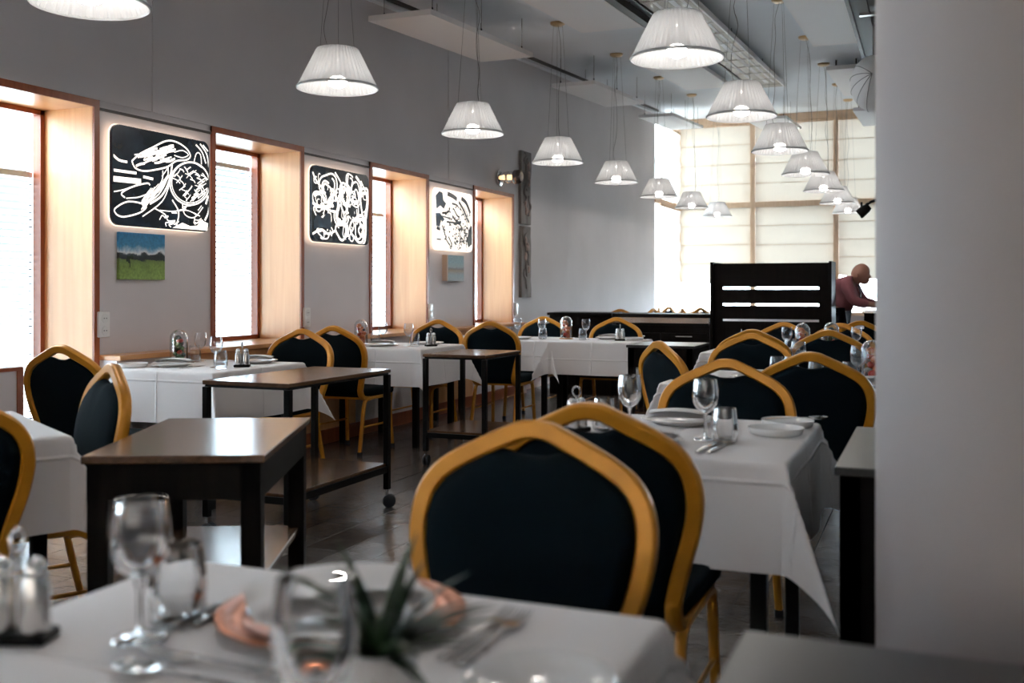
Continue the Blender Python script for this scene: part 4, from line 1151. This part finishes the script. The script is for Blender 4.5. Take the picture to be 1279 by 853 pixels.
def make_spoon():
    t = thing('table_spoon', cat='spoon', group='table spoons')
    MB().sweep([(0, -.10, .004), (0, -.04, .007), (0, .03, .008), (0, .05, .006)], rrect(.006, .002, .5), up=(0, 0, 1), scale=[1.2, 1, .6, .7]).build('handle', M_chrome, t, 40)
    MB().lathe([(0, 0), (.012, .002), (.020, .008), (.021, .0095), (.011, .004), (0, .002)], 20).xf(Matrix.Translation((0, .075, .001)) @ Matrix.Diagonal((1, 1.5, 1, 1))).build('bowl', M_chrome, t, 60)
    return t
def make_cruet():
    t = thing('cruet_set', cat='cruet set', group='steel cruet sets')
    MB().bbox(-.045, .045, -.024, .024, 0, .014, .003).build('tray', M_black, t)
    for s in (-1, 1):
        sh = MB().lathe([(0, .012), (.019, .012), (.020, .02), (.019, .07), (.014, .085), (0, .085)], 20, s*.022).build('shaker', M_steel, t, 40)
        MB().lathe([(.0145, .083), (.0155, .088), (.013, .100), (.006, .106), (0, .107)], 18, s*.022).build('shaker_cap', M_chrome, sh, 50)
    MB().tube([(0, 0, .012), (0, 0, .11)], .003, 6).build('stem', M_chrome, t)
    MB().tube([(0, .0+.016*math.sin(a*PI/8), .126-.016*math.cos(a*PI/8)) for a in range(16)], .0028, 6, closed=True, up=(1, 0, 0)).build('carry_ring', M_chrome, t, 60)
    return t
def make_bell(cols):
    def f():
        t = thing('bell_jar', cat='bell jar', group='bell jar centrepieces')
        MB().lathe([(0, 0), (.060, 0), (.062, .004), (.058, .010), (0, .010)], 28).build('base', M_birch_y, t, 40)
        pr = [(.054, .010), (.054, .15)]+[(.054*math.cos(a*PI/16), .15+.054*math.sin(a*PI/16)) for a in range(1, 8)]+[(0, .204)]
        MB().lathe(pr+[(r*.955, z-.0025) for r, z in reversed(pr)][0:], 28).build('glass_dome', M_bell, t, 60)
        rnd = random.Random(len(cols)*7+int(sum(len(c.name) for c in cols)))
        for k in range(16):
            a = k*2.4; z = .025+.0085*k; r = .026*math.sqrt(rnd.random())
            mt = cols[k % len(cols)]
            MB().ball((r*math.cos(a), r*math.sin(a), z), rnd.uniform(.017, .024), 8, 5, (1, 1, rnd.uniform(.6, 1))).build('pickle' if False else 'fruit', mt, t, 60)
        return t
    return f
P_wine, P_tumb = Proto(make_wine), Proto(make_tumbler)
P_wineR, P_tumbR = Proto(lambda: make_wine(M_rglass)), Proto(lambda: make_tumbler(M_rglass))
P_plate = Proto(make_plate(.125, 'dinner_plate', 'white dinner plates')); P_small = Proto(make_bread)
P_nap, P_knife, P_fork, P_spoon, P_cruet = Proto(make_napkin), Proto(make_knife), Proto(make_fork), Proto(make_spoon), Proto(make_cruet)
P_bellg = Proto(make_bell([M_moss, M_red, M_moss, M_green])); P_bello = Proto(make_bell([M_orange, M_soil, M_red, M_orange, M_pebble]))
Z = ZT+.001
def setp(P, x, y, label, rz=0.0, dz=0.0): return P.put((x, y, Z+dz), rz, label)

# table A
n1 = 'on the first window table'
setp(P_bellg, -4.20, 4.90, 'glass bell jar with green and red preserves '+n1)
setp(P_plate, -4.06, 4.68, 'white dinner plate in front of the bell jar '+n1)
setp(P_nap, -4.06, 4.68, 'folded napkin on the plate before the bell jar '+n1, .3, .02)
setp(P_tumb, -4.19, 5.03, 'tumbler in front of a wine glass by the bell jar '+n1)
setp(P_wine, -4.205, 5.10, 'wine glass behind a tumbler beside the bell jar '+n1)
setp(P_wine, -3.78, 4.72, 'wine glass near the steel cruets '+n1)
setp(P_tumb, -3.70, 4.66, 'tumbler near the steel cruets '+n1)
setp(P_cruet, -3.66, 4.80, 'steel cruet set at the right edge '+n1, .5)
setp(P_plate, -3.78, 5.10, 'white dinner plate behind the steel cruets '+n1)
setp(P_nap, -3.80, 5.11, 'folded napkin on the plate behind the steel cruets '+n1, .2, .02)
setp(P_small, -4.24, 4.56, 'white bread plate at the left front '+n1)
setp(P_knife, -3.90, 4.66, 'table knife right of the front plate '+n1, .0)
setp(P_fork, -3.95, 5.06, 'table fork left of the rear plate '+n1, PI)
# table B
n2 = 'on the second window table'
setp(P_bello, -4.24, 7.08, 'glass bell jar with orange preserves '+n2)
setp(P_wine, -4.14, 7.26, 'wine glass right behind the bell jar '+n2)
setp(P_tumb, -4.16, 7.17, 'tumbler right beside the bell jar '+n2)
setp(P_plate, -3.98, 6.95, 'white dinner plate at the front '+n2)
setp(P_nap, -3.98, 6.95, 'folded napkin on the front plate '+n2, .3, .02)
setp(P_wine, -3.79, 7.05, 'wine glass in the middle '+n2)
setp(P_tumb, -3.73, 7.04, 'tumbler in front of the middle wine glass '+n2)
setp(P_cruet, -3.62, 7.10, 'steel cruet set '+n2, .9)
setp(P_plate, -3.76, 7.33, 'white dinner plate at the rear '+n2)
setp(P_fork, -3.87, 6.92, 'table fork right of the front plate '+n2)
# table C
n3 = 'on the long table by the drawers'
setp(P_bello, -3.03, 8.60, 'glass bell jar with orange preserves '+n3)
setp(P_wine, -3.27, 8.62, 'wine glass left of the bell jar '+n3)
setp(P_tumb, -3.21, 8.48, 'tumbler left of the bell jar '+n3)
setp(P_wine, -2.86, 8.65, 'wine glass right of the bell jar '+n3)
setp(P_tumb, -2.84, 8.50, 'tumbler right of the bell jar '+n3)
setp(P_wine, -3.55, 8.72, 'wine glass at the wall end '+n3)
setp(P_tumb, -3.60, 8.62, 'tumbler at the wall end '+n3)
setp(P_cruet, -2.50, 8.50, 'steel cruet set '+n3, .2)
setp(P_plate, -3.42, 8.44, 'white dinner plate at the wall end '+n3)
setp(P_plate, -2.66, 8.70, 'white dinner plate near the cruets, front of the drawers chair')
setp(P_small, -2.42, 8.66, 'white bread plate at the open end '+n3)
setp(P_nap, -2.66, 8.70, 'folded napkin near the cruets '+n3, .0, .02)
# table R1
n4 = 'on the table behind both big foreground chairs'
setp(P_plate, -.78, 3.34, 'white dinner plate with napkin, far side '+n4)
setp(P_nap, -.79, 3.33, 'folded napkin on the far plate '+n4, .15, .02)
setp(P_wineR, -.625, 3.02, 'wine glass in the middle, brightest one '+n4)
setp(P_tumbR, -.56, 2.98, 'tumbler right of the middle wine glass '+n4)
setp(P_small, -.445, 3.20, 'white bread plate, nearer of two left of the round column')
setp(P_small, -.435, 3.40, 'white bread plate, farther of two left of the round column')
setp(P_spoon, -.41, 3.40, 'spoon lying across the farther bread plate', -1.1, .022)
setp(P_knife, -.585, 2.84, 'table knife, left of the pair near the cloth edge', -.05)
setp(P_knife, -.555, 2.84, 'table knife, right of the pair near the cloth edge', -.05)
setp(P_fork, -.60, 3.33, 'fork between the far plate and the bread plates', PI+.2)
setp(P_plate, -.78, 2.85, 'white dinner plate hidden behind the second large chair')
setp(P_nap, -.77, 2.86, 'folded napkin on the plate behind the second large chair', .1, .02)
setp(P_wineR, -.875, 3.08, 'wine glass above the back of the second large chair, left one')
setp(P_tumbR, -.965, 3.10, 'tumbler left of the left wine glass '+n4)
setp(P_cruet, -1.03, 3.02, 'steel cruet set seen over the second large chair back', 1.2)
# table R2
n5 = 'on the table before the nested chairs'
setp(P_tumb, -.74, 5.36, 'tumbler, leftmost one '+n5)
setp(P_tumb, -.675, 5.40, 'tumbler, second from left '+n5)
setp(P_wine, -.635, 5.38, 'wine glass left of the middle '+n5)
setp(P_tumb, -.53, 5.20, 'tumbler right above the chair back beside the column')
setp(P_tumb, -.365, 5.10, 'tumbler at the right '+n5)
setp(P_wine, -.325, 5.10, 'wine glass at the right, next to the column')
setp(P_bello, -.265, 5.16, 'glass bell jar with orange preserves beside the column')
setp(P_plate, -.80, 5.10, 'white dinner plate at the left '+n5)
setp(P_nap, -.80, 5.10, 'folded napkin on the left plate '+n5, .4, .02)
setp(P_plate, -.25, 4.92, 'white dinner plate beside the column '+n5)
setp(P_nap, -.25, 4.92, 'folded napkin on the plate beside the column', .4, .02)
# table R3
n6 = 'on the farthest table of the right row'
setp(P_wine, -.955, 7.42, 'wine glass '+n6+', left of the bell jars')
setp(P_tumb, -.92, 7.30, 'tumbler '+n6+', left of the bell jars')
setp(P_bello, -.86, 7.52, 'glass bell jar with orange preserves, left one '+n6)
setp(P_bellg, -.685, 7.80, 'glass bell jar, right one '+n6)
setp(P_cruet, -.76, 7.72, 'steel cruet set between the two bell jars', .3)
setp(P_wine, -.50, 7.62, 'wine glass next to the column '+n6)
setp(P_cruet, -1.34, 7.80, 'steel cruet set at the left corner '+n6, .3)
# table L
setp(P_small, -2.98, 2.50, 'white bread plate on the tilted table at the left edge')

# foreground table R0
def make_fg_wine():
    return None
setp(P_wineR, -.937, 1.02, 'blurred wine glass in front of a tumbler on the foreground table, left')
setp(P_tumbR, -.945, 1.10, 'blurred tumbler behind the left wine glass on the foreground table')
o = setp(P_wineR, -.505, .765, 'blurred wine glass nearest the camera, left of the spiky plant'); o.scale = (1.0, 1.0, 1.08)
o = setp(P_cruet, -1.075, .955, 'blurred steel cruet set in the bottom left corner', .35)
cp = thing('charger_plate', 'copper charger plate with a white napkin on the foreground table', 'plate', (-.735, 1.18, Z))
MB().lathe([(0, .005), (.112, .005), (.122, .012), (.163, .019), (.167, .017), (.124, .006), (.115, 0), (0, 0)], 48).build('dish', M_copper, cp, 50)
setp(P_plate, -.735, 1.18, 'white dinner plate lying inside the copper charger plate', 0, .007)
o = setp(P_nap, -.745, 1.17, 'white folded napkin lying on the copper charger plate', .75, .027); o.scale = (1.15, 1.3, 1.2)
setp(P_knife, -.925, 1.16, 'blurred knife left of the copper plate, outer one', .03)
setp(P_fork, -.905, 1.18, 'blurred fork left of the copper plate, inner one', .03)
setp(P_fork, -.54, 1.19, 'blurred fork right of the copper plate, inner one', -.04)
setp(P_fork, -.515, 1.185, 'blurred fork right of the copper plate, outer one', -.04)
setp(P_fork, -.78, .975, 'blurred dessert fork lying crosswise below the copper plate', PI/2)
setp(P_spoon, -.78, .925, 'blurred spoon lying crosswise at the bottom edge', PI/2)
gp = thing('glass_plate', 'clear glass bread plate at the bottom centre of the foreground table', 'plate', (-.405, 1.06, Z))
MB().lathe([(0, .004), (.055, .004), (.064, .010), (.084, .016), (.086, .014), (.066, .006), (.057, 0), (0, 0)], 40).build('dish', pmat('frosted_glass', (.70, .68, .67), .08), gp, 50)
pp = thing('potted_plant', 'spiky dark green succulent in a small pale pot, blurred foreground', 'plant', (-.525, .915, Z))
MB().lathe([(0, 0), (.030, 0), (.034, .004), (.040, .075), (.041, .08), (.037, .08), (.034, .068), (0, .066)], 28).build('pot', M_pot, pp, 40)
MB().lathe([(0, .074), (.02, .073), (.037, .068)], 20).build('soil', M_soil, pp, 60)
rnd = random.Random(5)
for k in range(30):
    a = k*2.4+rnd.uniform(-.3, .3); L = rnd.uniform(.07, .145); el = rnd.uniform(.45, 1.4) if k < 24 else rnd.uniform(.15, .4)
    pts = []
    for q in range(6):
        s = q/5; pts.append(((.008+L*s*math.cos(el-.45*s))*math.cos(a), (.008+L*s*math.cos(el-.45*s))*math.sin(a), .07+L*s*math.sin(el-.35*s)))
    MB().sweep(pts, [(.0085, 0), (0, .003), (-.0085, 0), (0, -.004)], scale=[1.1, 1.2, 1.0, .75, .42, .05], up=(0, 0, 1)).build('leaf', M_green, pp, 40)

# tree outside the far window
tw = thing('street_tree', 'leafy tree outside the far window behind the man', 'tree', (.6, 30, -.3))
MB().tube([(0, 0, 0), (.1, 0, 1.6), (-.1, 0, 3.2)], .14, 8, scale=[1, .8, .5]).build('trunk', M_bark, tw, 50)
lv = MB(); rnd = random.Random(9)
for k in range(500):
    a = rnd.uniform(0, 6.28); r = 1.7*math.sqrt(rnd.random()); z = 2.3+rnd.gauss(0, .55)
    c = Vector((r*math.cos(a)-.3, r*math.sin(a), z)); u = Vector((rnd.gauss(0, 1), rnd.gauss(0, 1), rnd.gauss(0, 1))).normalized()*.11
    w = u.cross(Vector((rnd.gauss(0, 1), rnd.gauss(0, 1), rnd.gauss(0, 1)))).normalized()*.05
    lv.add([c-u, c+w, c+u, c-w], [(0, 1, 2, 3)])
lv.build('foliage', M_leafout, tw, kind='stuff')
